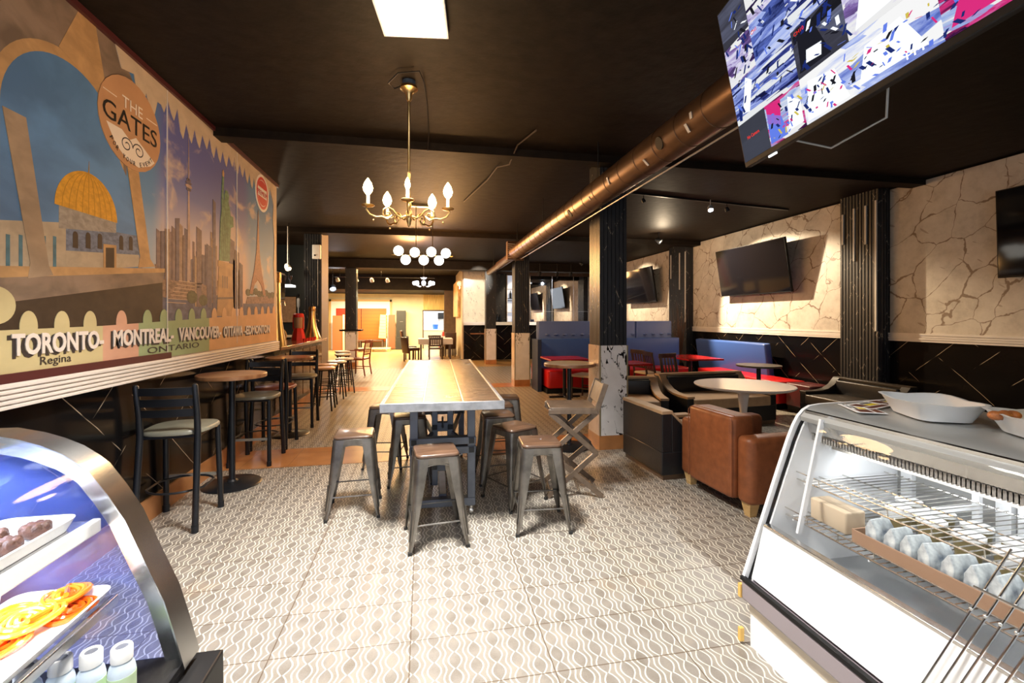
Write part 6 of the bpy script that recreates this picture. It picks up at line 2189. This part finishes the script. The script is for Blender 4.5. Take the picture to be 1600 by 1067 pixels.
area('fridge_lamp', (1.95, 1.1, 0.925), (0, math.radians(-12), 0), 0.2, 1.3, 5, (0.93, 0.97, 1.0))

# goods inside
t = thing('packet_carton', 'long open cardboard carton of blue and white packets inside the display fridge', 'carton', (0, 0, 0))
m_ = MB()
m_.box(1.68, 1.82, 0.90, 1.52, 0.606, 0.612).box(1.675, 1.682, 0.90, 1.52, 0.606, 0.66).box(1.82, 1.827, 0.90, 1.52, 0.606, 0.66).box(1.68, 1.82, 0.895, 0.902, 0.606, 0.66).box(1.68, 1.82, 1.52, 1.527, 0.606, 0.66)
m_.build('carton_body', mat('brown_cardboard', (0.36, 0.22, 0.14), 0.7), t)
pk = None
for k in range(9):
    lb = 'blue and white plastic packet standing in the cardboard carton inside the fridge'
    if pk is None:
        m_ = MB().loft([[(-0.05 * a, -0.022 * b_, z), (0.05 * a, -0.022 * b_, z), (0.05 * a, 0.022 * b_, z), (-0.05 * a, 0.022 * b_, z)] for a, b_, z in ((0.95, 0.8, 0), (1, 1, 0.03), (1, 0.9, 0.07), (0.95, 0.1, 0.105))])
        pk = m_.build('snack_packet', [mat('packet_blue_white', (0.55, 0.68, 0.85), 0.25, var=0.7, bscale=22)], None, (1.75, 0.94, 0.613), bevel=0.004)
        tag(pk, lb, 'packet', 'blue and white packets in the carton')
    else:
        o = pk.copy(); COL.objects.link(o); o.location = (1.75, 0.94 + 0.066 * k, 0.613); o.rotation_euler = (0.08 * math.sin(k * 2.1), 0, 0.1 * math.sin(k))
tag(MB().rbox(-0.05, 0.05, -0.09, 0.09, 0, 0.09, 0.01).build('cardboard_box', mat('pale_cardboard', (0.60, 0.48, 0.34), 0.7), None, (1.76, 1.67, 0.604)), 'pale cardboard box at the far end of the lower wire shelf in the fridge', 'box')
cp = None
for k in range(8):
    lb = 'white-lidded round tub at the back of the lower wire shelf in the fridge'
    x, y = 1.97 + 0.115 * (k % 2), 1.20 + 0.125 * (k // 2) + 0.05 * (k % 2)
    if cp is None:
        cp = thing('lidded_tub', lb, 'tub', (x, y, 0.604), 0, 'round white-lidded tubs in the fridge')
        MB().lathe([(0.035, 0), (0.045, 0.09)], n=20).build('tub_body', mat('dull_olive_tub', (0.22, 0.18, 0.08), 0.5), cp)
        MB().lathe([(0.048, 0.088), (0.048, 0.10), (0.044, 0.102), (0.001, 0.102)], n=20).build('lid', M_white, cp)
    else:
        dup(cp, (x, y, 0.604), 0, lb)

# things on the fridge top
Zt = 1.099
M_paper = mat('white_paper', (0.86, 0.86, 0.85), 0.5)
for k, (x, y, rz, lb) in enumerate(((1.90, 1.68, 1.1, 'brown, yellow and white leaflet at the front corner of the fridge top'), (2.00, 1.73, 0.3, 'leaflet with yellow stripe lying half under the first white paper tray'), (2.16, 1.77, 0.2, 'leaflet lying toward the back of the fridge top, beyond the other two'))):
    L = thing('leaflet', lb, 'leaflet', (x, y, Zt + 0.002 * k), math.degrees(rz), 'leaflets on the fridge top')
    MB().box(-0.10, 0.10, -0.055, 0.055, 0.0, 0.0025).build('sheet', M_paper, L)
    q = MB()
    q.box(-0.09, 0.09, -0.048, -0.020, 0.0025, 0.0032, 0).box(-0.02, 0.06, -0.012, 0.015, 0.0025, 0.0032, 1).box(-0.09, -0.03, -0.01, 0.04, 0.0025, 0.0032, 0).box(-0.02, 0.09, 0.02, 0.03, 0.0025, 0.0032, 2).box(0.0, 0.09, 0.036, 0.042, 0.0025, 0.0032, 2)
    q.build('print', [mat('leaflet_brown', (0.12, 0.035, 0.02), 0.5), mat('leaflet_yellow', (0.80, 0.62, 0.02), 0.5), mat('leaflet_dark', (0.04, 0.03, 0.03), 0.5)], L)


def boat(label, x, y, rz, L_, W2, h):
    o = MB()
    rings = []
    for z, f, ins in ((0, -0.035, 0), (h, 0, 0), (h + 0.004, 0.008, 0), (h + 0.004, 0.0, 0.004), (0.006, -0.035, 0.004)):
        ring = []
        n = 32
        for j in range(n):
            a = 2 * math.pi * j / n
            ca, sa = math.cos(a), math.sin(a)
            r = (abs(ca) ** 5 + abs(sa) ** 5) ** (-1 / 5)
            zz = z * (1 + 0.10 * abs(sa * ca) * 2) if z > 0.02 else z
            ring.append(((W2 / 2 + f - ins) * r * ca, (L_ / 2 + f - ins) * r * sa, zz))
        rings.append(ring)
    o.loft(rings)
    ob = o.build('paper_tray', M_paper, None, (x, y, Zt + 0.002))
    ob.rotation_euler.z = rz
    return tag(ob, label, 'tray', 'white paper trays on the fridge top')


boat('long white paper tray on the fridge top, next to the leaflets', 2.03, 1.50, -0.45, 0.32, 0.25, 0.062)
boat('white paper tray holding a brown roll and a yellow snack bag', 2.05, 1.13, -0.45, 0.32, 0.25, 0.062)
t = thing('bread_roll', 'small brown knotted roll in the white paper tray beside the yellow bag', 'bread', (1.985, 1.235, Zt + 0.05))
m_ = MB()
for k in range(4):
    m_.sphere((0.022 * k - 0.03, -0.008 * (k % 2), 0.012), 0.022, 14, 0, 0.75)
m_.build('roll_crust', mat('baked_crust', (0.42, 0.14, 0.04), 0.45, bump=0.4, bscale=50, var=0.35), t)
t = thing('snack_bag', 'shiny yellow snack bag with purple stripe in the second white paper tray', 'snack bag', (2.07, 1.10, Zt + 0.05), 50)
m_ = MB()
rings = []
for i in range(9):
    k = i / 8
    r = 0.042 * math.sin(math.pi * (0.06 + 0.88 * k)) + 0.004
    rings.append([(-0.13 + 0.26 * k, 0.085 * (0.75 + 0.25 * math.sin(math.pi * k)) * math.cos(a), 0.035 + r * math.sin(a) * (1 + 0.1 * math.sin(5 * a + i))) for a in [2 * math.pi * j / 20 for j in range(20)]])
m_.loft(rings)
m_.build('bag_body', mat('yellow_foil', (0.90, 0.72, 0.02), 0.25, var=0.1), t)
q = MB()
q.prism([(-0.09, 0.0), (0.09, 0.0), (0.09, 0.006), (-0.09, 0.006)], lambda a, b, d: (a, -0.083 - d, 0.03 + b), 0.0, 0.004)
q.build('purple_stripe', mat('purple_ink', (0.22, 0.05, 0.45), 0.4), t)
text_obj('bag_writing', 'W-O', 0.07, 0.02, 0.001, M_black, t, (-0.04, -0.084, 0.006), (math.radians(90), 0, 0))
tag(MB().lathe([(0.02, 0), (0.026, 0.01), (0.012, 0.03), (0.001, 0.034)], n=14).build('red_ornament', M_redp, None, (2.33, 1.60, Zt + 0.01)), 'tiny red ornament behind the leaflets on the fridge top', 'ornament')

# thin chrome wires set slanting against the fridge glass
t = thing('slanted_wires', 'slanted thin chrome wires lying against the fridge glass at the frame corner', 'wire rack', (0, 0, 0))
for k in range(7):
    o = 0.034 * k
    m_ = MB().tube([(1.415 + 0.02 - 0.02, 1.12 - o, 0.31), (1.60, 0.975 - o, 0.86)], 0.0035, 8)
    m_.sphere((1.535, 1.026 - o, 0.67), 0.006, 8)
    m_.build('wire', mat('bright_chrome', (0.85, 0.85, 0.84), 0.16, 1.0), t)
MB().tube([(1.425, 1.14, 0.33), (1.425, 0.86, 0.33)], 0.004, 8).build('cross_wire', M_steel, t)
MB().tube([(1.55, 1.03, 0.73), (1.55, 0.78, 0.73)], 0.004, 8).build('cross_wire', M_steel, t)
